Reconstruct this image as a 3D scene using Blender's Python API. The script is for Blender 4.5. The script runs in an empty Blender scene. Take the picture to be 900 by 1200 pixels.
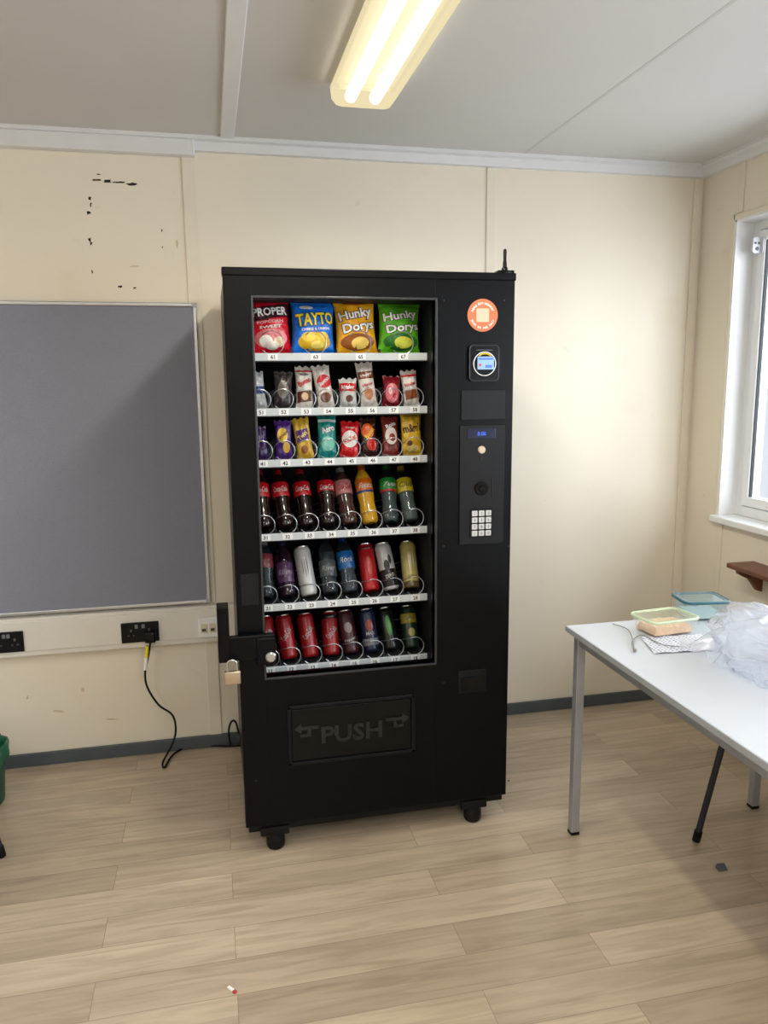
import bpy, bmesh, math, random
from mathutils import Vector, Matrix, noise
random.seed(4)
S = bpy.context.scene
C = S.collection
S.view_settings.view_transform = 'Standard'
S.view_settings.exposure = 0.0
PI = math.pi
# ------------------------------------------------------------------ camera
FPX = 905.0
yaw, pitch, roll = math.radians(12.5), math.radians(9.6), math.radians(0.55)
CAM = Vector((0, 0, 1.55))
F = Vector((math.sin(yaw)*math.cos(pitch), math.cos(yaw)*math.cos(pitch), -math.sin(pitch)))
R0 = Vector((math.cos(yaw), -math.sin(yaw), 0))
U0 = R0.cross(F)
Rv = R0*math.cos(roll) - U0*math.sin(roll)
Uv = U0*math.cos(roll) + R0*math.sin(roll)
cd = bpy.data.cameras.new('camera'); cam = bpy.data.objects.new('camera', cd); C.objects.link(cam)
cd.sensor_width = 36; cd.lens = 36*FPX/1200.0; cd.clip_start = 0.02
cam.matrix_world = Matrix(((Rv.x, Uv.x, -F.x, CAM.x), (Rv.y, Uv.y, -F.y, CAM.y), (Rv.z, Uv.z, -F.z, CAM.z), (0, 0, 0, 1)))
S.camera = cam
def P(px, py, axis, val):
    d = F*FPX + Rv*(px-450) - Uv*(py-600)
    i = 'xyz'.index(axis)
    return CAM + d*((val-CAM[i])/d[i])
# ------------------------------------------------------------------ materials
def lin(c):
    return tuple(((v/255)/12.92 if v/255 <= .04045 else ((v/255+.055)/1.055)**2.4) for v in c)
_m = {}
def mat(name, rgb, rough=.5, metal=0., var=.06, scale=12., bump=0., bscale=60., spec=.5, emit=None, es=0., coat=0., stains=False):
    if name in _m: return _m[name]
    m = bpy.data.materials.new(name); m.use_nodes = True
    nt = m.node_tree; b = nt.nodes['Principled BSDF']
    c = lin(rgb)
    tc = nt.nodes.new('ShaderNodeTexCoord')
    n = nt.nodes.new('ShaderNodeTexNoise'); n.inputs['Scale'].default_value = scale; n.inputs['Detail'].default_value = 4
    nt.links.new(tc.outputs['Object'], n.inputs['Vector'])
    r = nt.nodes.new('ShaderNodeValToRGB')
    r.color_ramp.elements[0].position = .3; r.color_ramp.elements[1].position = .7
    r.color_ramp.elements[0].color = tuple(max(0, v*(1-var)) for v in c)+(1,)
    r.color_ramp.elements[1].color = tuple(min(1, v*(1+var)) for v in c)+(1,)
    nt.links.new(n.outputs['Fac'], r.inputs['Fac'])
    last = r.outputs['Color']
    if stains:
        for sc, p0, p1, col in ((3.2, .60, .78, (.94, .91, .85, 1)), (14, .68, .76, (.93, .90, .84, 1)), (55, .73, .77, (.87, .83, .76, 1))):
            n3 = nt.nodes.new('ShaderNodeTexNoise'); n3.inputs['Scale'].default_value = sc; n3.inputs['Detail'].default_value = 5
            nt.links.new(tc.outputs['Object'], n3.inputs['Vector'])
            r3 = nt.nodes.new('ShaderNodeValToRGB'); r3.color_ramp.elements[0].position = p0; r3.color_ramp.elements[1].position = p1
            r3.color_ramp.elements[0].color = (1, 1, 1, 1); r3.color_ramp.elements[1].color = col
            nt.links.new(n3.outputs['Fac'], r3.inputs['Fac'])
            mx = nt.nodes.new('ShaderNodeMix'); mx.data_type = 'RGBA'; mx.blend_type = 'MULTIPLY'; mx.inputs[0].default_value = 1
            nt.links.new(last, mx.inputs[6]); nt.links.new(r3.outputs['Color'], mx.inputs[7]); last = mx.outputs[2]
    nt.links.new(last, b.inputs['Base Color'])
    b.inputs['Roughness'].default_value = rough; b.inputs['Metallic'].default_value = metal
    b.inputs['Specular IOR Level'].default_value = spec
    b.inputs['Coat Weight'].default_value = coat
    if emit: b.inputs['Emission Color'].default_value = lin(emit)+(1,); b.inputs['Emission Strength'].default_value = es
    if bump:
        n2 = nt.nodes.new('ShaderNodeTexNoise'); n2.inputs['Scale'].default_value = bscale; n2.inputs['Detail'].default_value = 3
        nt.links.new(tc.outputs['Object'], n2.inputs['Vector'])
        bp = nt.nodes.new('ShaderNodeBump'); bp.inputs['Strength'].default_value = bump; bp.inputs['Distance'].default_value = .01
        nt.links.new(n2.outputs['Fac'], bp.inputs['Height']); nt.links.new(bp.outputs['Normal'], b.inputs['Normal'])
    _m[name] = m
    return m
def clear_mat(name, tint=(255, 255, 255), fres=1.0, haze=0.0, hazecol=(255, 255, 255), rough=.02):
    m = bpy.data.materials.new(name); m.use_nodes = True
    nt = m.node_tree; nt.nodes.clear()
    o = nt.nodes.new('ShaderNodeOutputMaterial')
    t = nt.nodes.new('ShaderNodeBsdfTransparent'); t.inputs[0].default_value = lin(tint)+(1,)
    g = nt.nodes.new('ShaderNodeBsdfGlossy'); g.inputs['Roughness'].default_value = rough
    fr = nt.nodes.new('ShaderNodeFresnel'); fr.inputs[0].default_value = 1.45
    ge = nt.nodes.new('ShaderNodeNewGeometry')
    inv = nt.nodes.new('ShaderNodeMath'); inv.operation = 'SUBTRACT'; inv.inputs[0].default_value = fres; nt.links.new(ge.outputs['Backfacing'], inv.inputs[1]); inv.use_clamp = True
    mu = nt.nodes.new('ShaderNodeMath'); mu.operation = 'MULTIPLY'
    nt.links.new(fr.outputs[0], mu.inputs[0]); nt.links.new(inv.outputs[0], mu.inputs[1])
    src = t
    if haze > 0:
        d = nt.nodes.new('ShaderNodeBsdfDiffuse'); d.inputs[0].default_value = lin(hazecol)+(1,)
        tl = nt.nodes.new('ShaderNodeBsdfTranslucent'); tl.inputs[0].default_value = lin(hazecol)+(1,)
        ad = nt.nodes.new('ShaderNodeMixShader'); nt.links.new(d.outputs[0], ad.inputs[1]); nt.links.new(tl.outputs[0], ad.inputs[2])
        mh = nt.nodes.new('ShaderNodeMixShader'); mh.inputs[0].default_value = haze
        nt.links.new(t.outputs[0], mh.inputs[1]); nt.links.new(ad.outputs[0], mh.inputs[2]); src = mh
    mx = nt.nodes.new('ShaderNodeMixShader')
    nt.links.new(mu.outputs[0], mx.inputs[0]); nt.links.new(src.outputs[0], mx.inputs[1]); nt.links.new(g.outputs[0], mx.inputs[2])
    nt.links.new(mx.outputs[0], o.inputs[0])
    _m[name] = m
    return m
def emis_mat(name, rgb, s, through=0.0):
    m = bpy.data.materials.new(name); m.use_nodes = True
    nt = m.node_tree; nt.nodes.clear()
    o = nt.nodes.new('ShaderNodeOutputMaterial'); e = nt.nodes.new('ShaderNodeEmission')
    e.inputs[0].default_value = lin(rgb)+(1,); e.inputs[1].default_value = s
    if through:
        t = nt.nodes.new('ShaderNodeBsdfTransparent'); mx = nt.nodes.new('ShaderNodeMixShader'); mx.inputs[0].default_value = through
        tc = nt.nodes.new('ShaderNodeTexCoord'); wv = nt.nodes.new('ShaderNodeTexWave'); wv.bands_direction = 'Y'; wv.inputs['Scale'].default_value = 28
        nt.links.new(tc.outputs['Object'], wv.inputs['Vector'])
        mr = nt.nodes.new('ShaderNodeMapRange'); mr.inputs[3].default_value = through*.7; mr.inputs[4].default_value = through*1.3
        nt.links.new(wv.outputs['Fac'], mr.inputs[0]); nt.links.new(mr.outputs[0], mx.inputs[0])
        nt.links.new(e.outputs[0], mx.inputs[1]); nt.links.new(t.outputs[0], mx.inputs[2]); nt.links.new(mx.outputs[0], o.inputs[0])
    else: nt.links.new(e.outputs[0], o.inputs[0])
    return m
def floor_mat():
    m = bpy.data.materials.new('wood_plank_vinyl'); m.use_nodes = True
    nt = m.node_tree; b = nt.nodes['Principled BSDF']; L = nt.links
    tc = nt.nodes.new('ShaderNodeTexCoord')
    def brick(c1, c2, mo, ms):
        br = nt.nodes.new('ShaderNodeTexBrick'); br.offset = .37; br.inputs['Scale'].default_value = 1
        br.inputs['Brick Width'].default_value = .98; br.inputs['Row Height'].default_value = .128
        br.inputs['Mortar Size'].default_value = ms; br.inputs['Mortar Smooth'].default_value = .5
        br.inputs['Color1'].default_value = c1; br.inputs['Color2'].default_value = c2; br.inputs['Mortar'].default_value = mo
        L.new(tc.outputs['Object'], br.inputs['Vector']); return br
    br = brick(lin((208, 191, 168))+(1,), lin((186, 169, 147))+(1,), lin((156, 139, 118))+(1,), .0011)
    bo = brick((0, 0, 0, 1), (1, 1, 1, 1), (0, 0, 0, 1), 0)
    sc = nt.nodes.new('ShaderNodeVectorMath'); sc.operation = 'SCALE'; sc.inputs['Scale'].default_value = 17
    L.new(bo.outputs['Color'], sc.inputs[0])
    ad = nt.nodes.new('ShaderNodeVectorMath'); ad.operation = 'ADD'
    mp = nt.nodes.new('ShaderNodeMapping'); mp.inputs['Scale'].default_value = (1.5, 17, 1)
    L.new(tc.outputs['Object'], mp.inputs['Vector']); L.new(mp.outputs[0], ad.inputs[0]); L.new(sc.outputs[0], ad.inputs[1])
    n = nt.nodes.new('ShaderNodeTexNoise'); n.inputs['Scale'].default_value = 1.9; n.inputs['Detail'].default_value = 9; n.inputs['Distortion'].default_value = 1.2
    L.new(ad.outputs[0], n.inputs['Vector'])
    r = nt.nodes.new('ShaderNodeValToRGB'); r.color_ramp.elements[0].position = .29; r.color_ramp.elements[1].position = .60
    r.color_ramp.elements[0].color = (.74, .71, .68, 1); r.color_ramp.elements[1].color = (1.03, 1.025, 1.02, 1)
    L.new(n.outputs['Fac'], r.inputs['Fac'])
    n2 = nt.nodes.new('ShaderNodeTexNoise'); n2.inputs['Scale'].default_value = 1.5; n2.inputs['Detail'].default_value = 3
    mp2 = nt.nodes.new('ShaderNodeMapping'); mp2.inputs['Scale'].default_value = (1, 5, 1)
    L.new(tc.outputs['Object'], mp2.inputs['Vector'])
    ad2 = nt.nodes.new('ShaderNodeVectorMath'); ad2.operation = 'ADD'; L.new(mp2.outputs[0], ad2.inputs[0]); L.new(sc.outputs[0], ad2.inputs[1]); L.new(ad2.outputs[0], n2.inputs['Vector'])
    r2 = nt.nodes.new('ShaderNodeValToRGB'); r2.color_ramp.elements[0].position = .3; r2.color_ramp.elements[1].position = .7
    r2.color_ramp.elements[0].color = (.84, .83, .82, 1); r2.color_ramp.elements[1].color = (1.05, 1.045, 1.04, 1)
    L.new(n2.outputs['Fac'], r2.inputs['Fac'])
    mx = nt.nodes.new('ShaderNodeMix'); mx.data_type = 'RGBA'; mx.blend_type = 'MULTIPLY'; mx.inputs[0].default_value = .85
    L.new(br.outputs['Color'], mx.inputs[6]); L.new(r.outputs['Color'], mx.inputs[7])
    mx2 = nt.nodes.new('ShaderNodeMix'); mx2.data_type = 'RGBA'; mx2.blend_type = 'MULTIPLY'; mx2.inputs[0].default_value = 1
    L.new(mx.outputs[2], mx2.inputs[6]); L.new(r2.outputs['Color'], mx2.inputs[7])
    L.new(mx2.outputs[2], b.inputs['Base Color'])
    b.inputs['Roughness'].default_value = .28; b.inputs['Specular IOR Level'].default_value = .6
    bp = nt.nodes.new('ShaderNodeBump'); bp.inputs['Strength'].default_value = .06; bp.inputs['Distance'].default_value = .004
    L.new(n.outputs['Fac'], bp.inputs['Height']); L.new(bp.outputs[0], b.inputs['Normal'])
    return m
cream = mat('cream_wall_paint', (233, 225, 208), .5, var=.03, scale=1.3, bump=.04, bscale=9, stains=True)
cream2 = mat('cream_strip', (230, 222, 205), .45, var=.02)
white_trim = mat('white_trim', (222, 223, 225), .4, var=.02)
ceil_m = mat('ceiling_panel', (205, 204, 202), .6, var=.025, scale=1.5)
pvc = mat('white_upvc', (238, 240, 242), .3, var=.01)
base_m = mat('dark_grey_skirting', (76, 84, 90), .5)
trunk_m = mat('trunking_white', (224, 221, 213), .4, var=.02)
felt = mat('grey_felt', (139, 141, 156), .95, var=.06, scale=300, bump=.25, bscale=400, spec=.1)
alu = mat('brushed_aluminium', (190, 192, 196), .35, metal=.85)
blk = mat('black_powder_coat', (4, 5, 8), .33, var=.12, scale=30, bump=.03, bscale=220, spec=.15)
blk2 = mat('black_gloss_plastic', (5, 5, 7), .18, spec=.25)
blk3 = mat('black_matt_plastic', (12, 12, 15), .5, spec=.22)
dark_in = mat('machine_interior', (20, 22, 26), .6, spec=.2)
steel = mat('zinc_steel', (190, 192, 196), .28, metal=1)
strip_m = mat('price_strip_silver', (184, 190, 194), .4)
card_w = mat('white_card', (222, 225, 226), .5, var=.01)
paper_w = mat('white_paper', (248, 248, 246), .5, var=.01)
ink = mat('black_ink', (12, 12, 14), .5)
white_ink = mat('white_ink', (245, 245, 245), .4, var=.01)
tray_m = mat('grey_tray', (58, 61, 65), .45, metal=.3)
# ------------------------------------------------------------------ mesh helpers
def nb(): return bmesh.new()
def box(bm, x0, x1, y0, y1, z0, z1, bev=0, seg=2):
    r = bmesh.ops.create_cube(bm, size=1)
    vs = r['verts']
    bmesh.ops.scale(bm, vec=(abs(x1-x0), abs(y1-y0), abs(z1-z0)), verts=vs)
    bmesh.ops.translate(bm, vec=((x0+x1)/2, (y0+y1)/2, (z0+z1)/2), verts=vs)
    if bev:
        es = set(e for v in vs for e in v.link_edges)
        bmesh.ops.bevel(bm, geom=list(es), offset=bev, segments=seg, affect='EDGES', profile=.5)
def tube(bm, pts, r, seg=10, caps=True, closed=False):
    pts = [Vector(p) for p in pts]; n = len(pts); rings = []
    prev = None
    for i, p in enumerate(pts):
        a = pts[i-1] if (i > 0 or closed) else p; b = pts[(i+1) % n] if (i < n-1 or closed) else p
        t = (b-a).normalized()
        if prev is None:
            u = t.cross(Vector((0, 0, 1)))
            if u.length < .1: u = t.cross(Vector((0, 1, 0)))
            u.normalize()
        else:
            u = prev - t*prev.dot(t); u.normalize()
        prev = u; w = t.cross(u)
        rings.append([bm.verts.new(p+(u*math.cos(2*PI*k/seg)+w*math.sin(2*PI*k/seg))*r) for k in range(seg)])
    m = n if closed else n-1
    for i in range(m):
        A, B = rings[i], rings[(i+1) % n]
        for k in range(seg):
            bm.faces.new((A[k], A[(k+1) % seg], B[(k+1) % seg], B[k]))
    if caps and not closed:
        bm.faces.new(rings[0][::-1]); bm.faces.new(rings[-1])
def smooth_pts(ctrl, k=6):
    c = [Vector(p) for p in ctrl]; out = []
    for i in range(len(c)-1):
        p0, p1, p2, p3 = c[max(i-1, 0)], c[i], c[i+1], c[min(i+2, len(c)-1)]
        for j in range(k):
            t = j/k
            out.append(.5*((2*p1)+(p2-p0)*t+(2*p0-5*p1+4*p2-p3)*t*t+(3*p1-p0-3*p2+p3)*t**3))
    out.append(c[-1]); return out
def lathe(bm, prof, seg=24, loc=(0, 0, 0), axis='z'):
    rings = []
    for r, z in prof:
        rr = max(r, 1e-5); ring = []
        for k in range(seg):
            a = 2*PI*k/seg
            v = (rr*math.cos(a), rr*math.sin(a), z) if axis == 'z' else (rr*math.cos(a), z, rr*math.sin(a))
            ring.append(bm.verts.new(Vector(v)+Vector(loc)))
        rings.append(ring)
    for i in range(len(rings)-1):
        for k in range(seg):
            bm.faces.new((rings[i][k], rings[i][(k+1) % seg], rings[i+1][(k+1) % seg], rings[i+1][k]))
    if prof[0][0] > 1e-4: bm.faces.new(rings[0][::-1])
    if prof[-1][0] > 1e-4: bm.faces.new(rings[-1])
def prism(bm, pts, y0, y1):
    a = [bm.verts.new((x, y0, z)) for x, z in pts]; b = [bm.verts.new((x, y1, z)) for x, z in pts]
    n = len(pts)
    bm.faces.new(a); bm.faces.new(b[::-1])
    for i in range(n): bm.faces.new((a[i], b[i], b[(i+1) % n], a[(i+1) % n]))
def rrect(x0, x1, z0, z1, r, k=5):
    pts = []
    for cx, cz, a0 in ((x1-r, z1-r, 0), (x0+r, z1-r, 90), (x0+r, z0+r, 180), (x1-r, z0+r, 270)):
        for i in range(k+1):
            a = math.radians(a0+90*i/k); pts.append((cx+r*math.cos(a), cz+r*math.sin(a)))
    return pts
_t = {}
def text_geo(s, bold=0.0, shear=0.0, sub=False):
    key = (s, bold, shear, sub)
    if key in _t: return _t[key]
    cu = bpy.data.curves.new('t', 'FONT'); cu.body = s; cu.size = 1; cu.offset = bold; cu.shear = shear; cu.resolution_u = 2
    ob = bpy.data.objects.new('t', cu); C.objects.link(ob)
    bpy.context.view_layer.update()
    me = bpy.data.meshes.new_from_object(ob.evaluated_get(bpy.context.evaluated_depsgraph_get()))
    b = bmesh.new(); b.from_mesh(me)
    if sub:
        bmesh.ops.triangulate(b, faces=b.faces[:])
        for _ in range(2):
            es = [e for e in b.edges if e.calc_length() > .25]
            if es: bmesh.ops.subdivide_edges(b, edges=es, cuts=1); bmesh.ops.triangulate(b, faces=b.faces[:])
    b.verts.index_update()
    vs = [(v.co.x, v.co.y) for v in b.verts]; fs = [[v.index for v in f.verts] for f in b.faces]
    b.free(); bpy.data.objects.remove(ob); bpy.data.meshes.remove(me); bpy.data.curves.remove(cu)
    x0, x1 = min(v[0] for v in vs), max(v[0] for v in vs); y0, y1 = min(v[1] for v in vs), max(v[1] for v in vs)
    vs = [(v[0]-(x0+x1)/2, v[1]-(y0+y1)/2) for v in vs]
    _t[key] = (vs, fs, x1-x0, y1-y0)
    return _t[key]
def add_text(bm, s, cx, cz, w=None, h=None, fn=None, bold=0.0, shear=0.0, sub=False, rot=0.0, mi=0):
    vs, fs, tw, th = text_geo(s, bold, shear, sub)
    sx = w/tw if w else h/th; sz = h/th if h else sx
    if not w: sx = sz
    ca, sa = math.cos(rot), math.sin(rot)
    nv = []
    for x, z in vs:
        x *= sx; z *= sz
        nv.append(bm.verts.new(fn(cx+x*ca-z*sa, cz+x*sa+z*ca)))
    for f in fs:
        try: bm.faces.new([nv[i] for i in f]).material_index = mi
        except ValueError: pass
def add_ellipse(bm, cx, cz, rx, rz, fn, rings=3, seg=20):
    c = bm.verts.new(fn(cx, cz)); prev = None
    for j in range(1, rings+1):
        ring = [bm.verts.new(fn(cx+rx*j/rings*math.cos(2*PI*k/seg), cz+rz*j/rings*math.sin(2*PI*k/seg))) for k in range(seg)]
        for k in range(seg):
            if prev is None: bm.faces.new((c, ring[k], ring[(k+1) % seg]))
            else: bm.faces.new((prev[k], ring[k], ring[(k+1) % seg], prev[(k+1) % seg]))
        prev = ring
def add_rect(bm, x0, x1, z0, z1, fn, nx=8, nz=3, sl=0):
    g = [[bm.verts.new(fn(x0+(x1-x0)*i/nx, z0+(z1-z0)*j/nz+sl*(x0+(x1-x0)*i/nx))) for i in range(nx+1)] for j in range(nz+1)]
    for j in range(nz):
        for i in range(nx): bm.faces.new((g[j][i], g[j][i+1], g[j+1][i+1], g[j+1][i]))
def obj(name, bm, m, parent=None, smooth=False, local=False, ang=40):
    if parent is not None and not local:
        off = Vector((0, 0, 0)); p = parent
        while p is not None: off += p.location; p = p.parent
        bmesh.ops.translate(bm, vec=-off, verts=bm.verts[:])
    bmesh.ops.recalc_face_normals(bm, faces=bm.faces[:])
    me = bpy.data.meshes.new(name); bm.to_mesh(me); bm.free()
    for q in (m if isinstance(m, (list, tuple)) else [m]): me.materials.append(q)
    if smooth:
        me.polygons.foreach_set('use_smooth', [True]*len(me.polygons))
        if ang < 170:
            try: me.set_sharp_from_angle(angle=math.radians(ang))
            except Exception: pass
    o = bpy.data.objects.new(name, me); C.objects.link(o)
    if parent is not None: o.parent = parent
    return o
def thing(name, label, cat, loc=(0, 0, 0), group=None, rot=(0, 0, 0)):
    o = bpy.data.objects.new(name, None); C.objects.link(o); o.location = loc; o.rotation_euler = rot
    o.empty_display_size = .05
    o['label'] = label; o['category'] = cat
    if group: o['group'] = group
    return o
def tag(o, label, cat, group=None):
    o['label'] = label; o['category'] = cat
    if group: o['group'] = group
    return o
def struct(name, bm, m, parent=None, smooth=False):
    o = obj(name, bm, m, parent, smooth)
    if parent is None: o['kind'] = 'structure'
    return o
# ------------------------------------------------------------------ room
XL, XR, YB, YR, ZC = -2.6, 2.18, 3.22, -2.6, 2.47
b = nb(); box(b, XL-.1, XR+.3, YR-.1, YB+.1, -.1, 0); struct('floor', b, floor_mat())
b = nb(); box(b, XL-.1, XR+.3, YR-.1, YB+.1, ZC, ZC+.1); struct('ceiling', b, ceil_m)
b = nb(); box(b, XL-.1, XR+.3, YB, YB+.1, 0, ZC); wall_back = struct('wall_back', b, cream)
b = nb(); box(b, XL-.1, XL, YR, YB, 0, ZC); struct('wall_left', b, cream)
b = nb(); box(b, XL-.1, XR+.3, YR-.1, YR, 0, ZC); struct('wall_rear', b, cream)
WZ0, WZ1 = .95, 2.20
W1 = (1.15, 2.98); W2 = (-1.9, .55)
b = nb()
box(b, XR, XR+.16, YR, YB, 0, WZ0); box(b, XR, XR+.16, YR, YB, WZ1, ZC)
box(b, XR, XR+.16, YR, W2[0], WZ0, WZ1); box(b, XR, XR+.16, W2[1], W1[0], WZ0, WZ1); box(b, XR, XR+.16, W1[1], YB, WZ0, WZ1)
struct('wall_right', b, cream)
glass_w = clear_mat('window_glass', (250, 252, 255), .5)
gask = mat('black_gasket', (40, 43, 48), .6)
DP = .085
for i, (a, c) in enumerate((W1, W2)):
    w = bpy.data.objects.new('window_%d' % (i+1), None); C.objects.link(w); w.location = (XR+.12, (a+c)/2, WZ0); w['kind'] = 'structure'
    xa, xb = XR+DP, XR+DP+.06
    b = nb()
    box(b, xa, xb, a+.001, a+.045, WZ0, WZ1, .004); box(b, xa, xb, c-.045, c-.001, WZ0, WZ1, .004)
    box(b, xa, xb, a+.04, c-.04, WZ0, WZ0+.045, .004); box(b, xa, xb, a+.04, c-.04, WZ1-.045, WZ1, .004)
    box(b, xa, xb, (a+c)/2-.03, (a+c)/2+.03, WZ0+.04, WZ1-.04, .004)
    obj('window_frame', b, pvc, w)
    for (ya, yb) in ((a+.05, (a+c)/2-.035), ((a+c)/2+.035, c-.05)):
        b = nb(); x0_, x1_ = xa-.01, xb-.01; z0_, z1_ = WZ0+.05, WZ1-.05
        box(b, x0_, x1_, ya, ya+.04, z0_, z1_, .003); box(b, x0_, x1_, yb-.04, yb, z0_, z1_, .003)
        box(b, x0_, x1_, ya+.035, yb-.035, z0_, z0_+.04, .003); box(b, x0_, x1_, ya+.035, yb-.035, z1_-.04, z1_, .003)
        obj('sash', b, pvc, w)
        for (p, q, r_, s_) in ((ya-.004, ya+.0, z0_, z1_), (yb, yb+.004, z0_, z1_), (ya+.04, ya+.045, z0_+.04, z1_-.04), (yb-.045, yb-.04, z0_+.04, z1_-.04)):
            b = nb(); box(b, x0_+.006, x0_+.02, p, q, r_, s_); obj('gasket', b, gask, w)
        b = nb(); xg = xa+.014
        b.faces.new([b.verts.new(v) for v in ((xg, ya+.041, z0_+.041), (xg, ya+.041, z1_-.041), (xg, yb-.041, z1_-.041), (xg, yb-.041, z0_+.041))]); obj('window_pane', b, glass_w, w)
    b = nb(); box(b, XR-.035, XR+DP, a-.02, c+.012, WZ0-.028, WZ0+.002, .006); obj('window_sill', b, pvc, w)
    b = nb(); box(b, XR-.002, XR+DP, c-.008, c+.0, WZ0, WZ1); box(b, XR-.002, XR+DP, a, a+.008, WZ0, WZ1); box(b, XR-.002, XR+DP, a, c, WZ1-.008, WZ1)
    obj('reveal_lining', b, pvc, w)
    b = nb(); box(b, XR-.006, XR, c, c+.022, WZ0, WZ1+.022, .002); box(b, XR-.006, XR, a-.02, a, WZ0, WZ1+.022, .002); box(b, XR-.006, XR, a-.01, c+.01, WZ1, WZ1+.022, .002)
    obj('reveal_edging', b, cream2, w)
def blot(b, x0, y0, x1, y1, n=9):
    cx, cy = (x0+x1)/2, (y0+y1)/2
    vs = []
    for k in range(n):
        a = 2*PI*k/n; q = random.uniform(.5, 1.1)
        ex = math.copysign(abs(math.cos(a))**.6, math.cos(a)); ey = math.copysign(abs(math.sin(a))**.6, math.sin(a))
        p = P(cx+ex*(x1-x0)/2*q, cy+ey*(y1-y0)/2*q, 'y', YB-.0012); vs.append(b.verts.new(p))
    b.faces.new(vs)
peel = mat('dark_peel', (30, 24, 22), .8)
for qs in (((108, 209.5, 121, 212.5), (120, 210.5, 132, 214)), ((132, 212.5, 147, 215),), ((147, 213.5, 161, 218),), ((103, 230, 107, 235),), ((105, 237, 107.5, 243),), ((101.5, 247, 106.5, 251.5),), ((103, 278, 107, 284), (105, 283, 108.5, 288)),
          ((107, 316, 109, 321),), ((138, 334.5, 144, 337.5),), ((156, 336.5, 160, 338.5),), ((189, 268, 190.5, 272),), ((189.5, 288, 191, 291),), ((113, 203.5, 118, 205),)):
    b = nb()
    for q in qs: blot(b, *q, n=13)
    obj('peeled_paint_mark', b, peel, wall_back)
scf = mat('faint_scuff', (206, 190, 160), .7)
for q in ((150, 311, 166, 313), (60, 832, 78, 835), (95, 805, 99, 812), (206, 280, 209, 292), (122, 842, 140, 844), (30, 815, 34, 820)):
    b = nb(); blot(b, *q); obj('scuff_mark', b, scf, wall_back)
xs = P(228, 300, 'y', YB).x
tn = 1
def trim(fn, m=white_trim):
    global tn
    b = nb(); fn(b); struct('trim_%d' % tn, b, m); tn += 1
trim(lambda b: box(b, xs-.032, xs+.018, YB-.007, YB, 0.05, ZC-.05, .002), cream2)
xs2 = P(575, 250, 'y', YB).x
trim(lambda b: box(b, xs2-.02, xs2+.02, YB-.005, YB, 0.05, ZC-.05, .002), cream2)
trim(lambda b: box(b, XR-.05, XR-.012, YB-.008, YB, .05, ZC-.05, .002), cream2)
ys = P(869, 225, 'x', XR).y
trim(lambda b: box(b, XR-.006, XR, ys-.02, ys+.02, WZ1+.025, ZC-.05, .002), cream2)
trim(lambda b: box(b, XR-.006, XR, ys-.02, ys+.02, .05, WZ0-.03, .002), cream2)
def crown_back(b):
    pr = [(YB, ZC), (YB-.05, ZC), (YB-.05, ZC-.014), (YB-.03, ZC-.018), (YB-.026, ZC-.05), (YB, ZC-.05)]
    a = [b.verts.new((XL, y, z)) for y, z in pr]; c = [b.verts.new((XR, y, z)) for y, z in pr]
    b.faces.new(a); b.faces.new(c[::-1])
    for i in range(6): b.faces.new((a[i], c[i], c[(i+1) % 6], a[(i+1) % 6]))
def crown_right(b):
    prism(b, [(XR, ZC), (XR-.05, ZC), (XR-.05, ZC-.014), (XR-.03, ZC-.018), (XR-.026, ZC-.05), (XR, ZC-.05)], YR, YB-.026)
trim(crown_back); trim(crown_right)
trim(lambda b: box(b, XL, P(228, 175, 'y', YB-.05).x, YB-.045, YB, ZC-.072, ZC-.015, .004))
cx1 = P(272, 80, 'z', ZC).x
trim(lambda b: box(b, cx1-.026, cx1+.026, YR, YB-.05, ZC-.008, ZC, .003))
cx2 = P(738, 90, 'z', ZC).x
trim(lambda b: box(b, cx2-.006, cx2+.006, YR, YB-.05, ZC-.0006, ZC), mat('ceiling_seam', (192, 191, 189), .6, var=.02))
b = nb(); box(b, XL, XR, YB-.014, YB, 0, .055, .003); struct('baseboard_back', b, base_m)
b = nb(); box(b, XR-.014, XR, YR, YB-.014, 0, .055, .003); struct('baseboard_right', b, base_m)
# ------------------------------------------------------------------ noticeboard
nx1 = (P(231, 356, 'y', YB-.02).x+P(246, 705, 'y', YB-.02).x)/2
nz1 = P(229, 355, 'y', YB-.02).z; nz0 = P(246, 706, 'y', YB-.02).z; nx0 = -1.75
t = thing('noticeboard', 'large grey felt noticeboard with a slim aluminium frame left of the vending machine', 'noticeboard', ((nx0+nx1)/2, YB, nz0))
b = nb(); box(b, nx0+.008, nx1-.008, YB-.018, YB-.002, nz0+.008, nz1-.008); obj('felt_panel', b, felt, t)
b = nb(); fw = .014
box(b, nx0, nx1, YB-.024, YB-.001, nz1-fw, nz1, .003); box(b, nx0, nx1, YB-.024, YB-.001, nz0, nz0+fw, .003)
box(b, nx0, nx0+fw, YB-.024, YB-.001, nz0, nz1, .003); box(b, nx1-fw, nx1, YB-.024, YB-.001, nz0, nz1, .003)
obj('frame', b, alu, t)
for zz in (nz1-.019, nz0-.001):
    b = nb(); box(b, nx1-.019, nx1+.001, YB-.026, YB-.001, zz, zz+.02, .004); obj('frame_corner', b, mat('grey_plastic', (170, 172, 176), .4), t)
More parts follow.
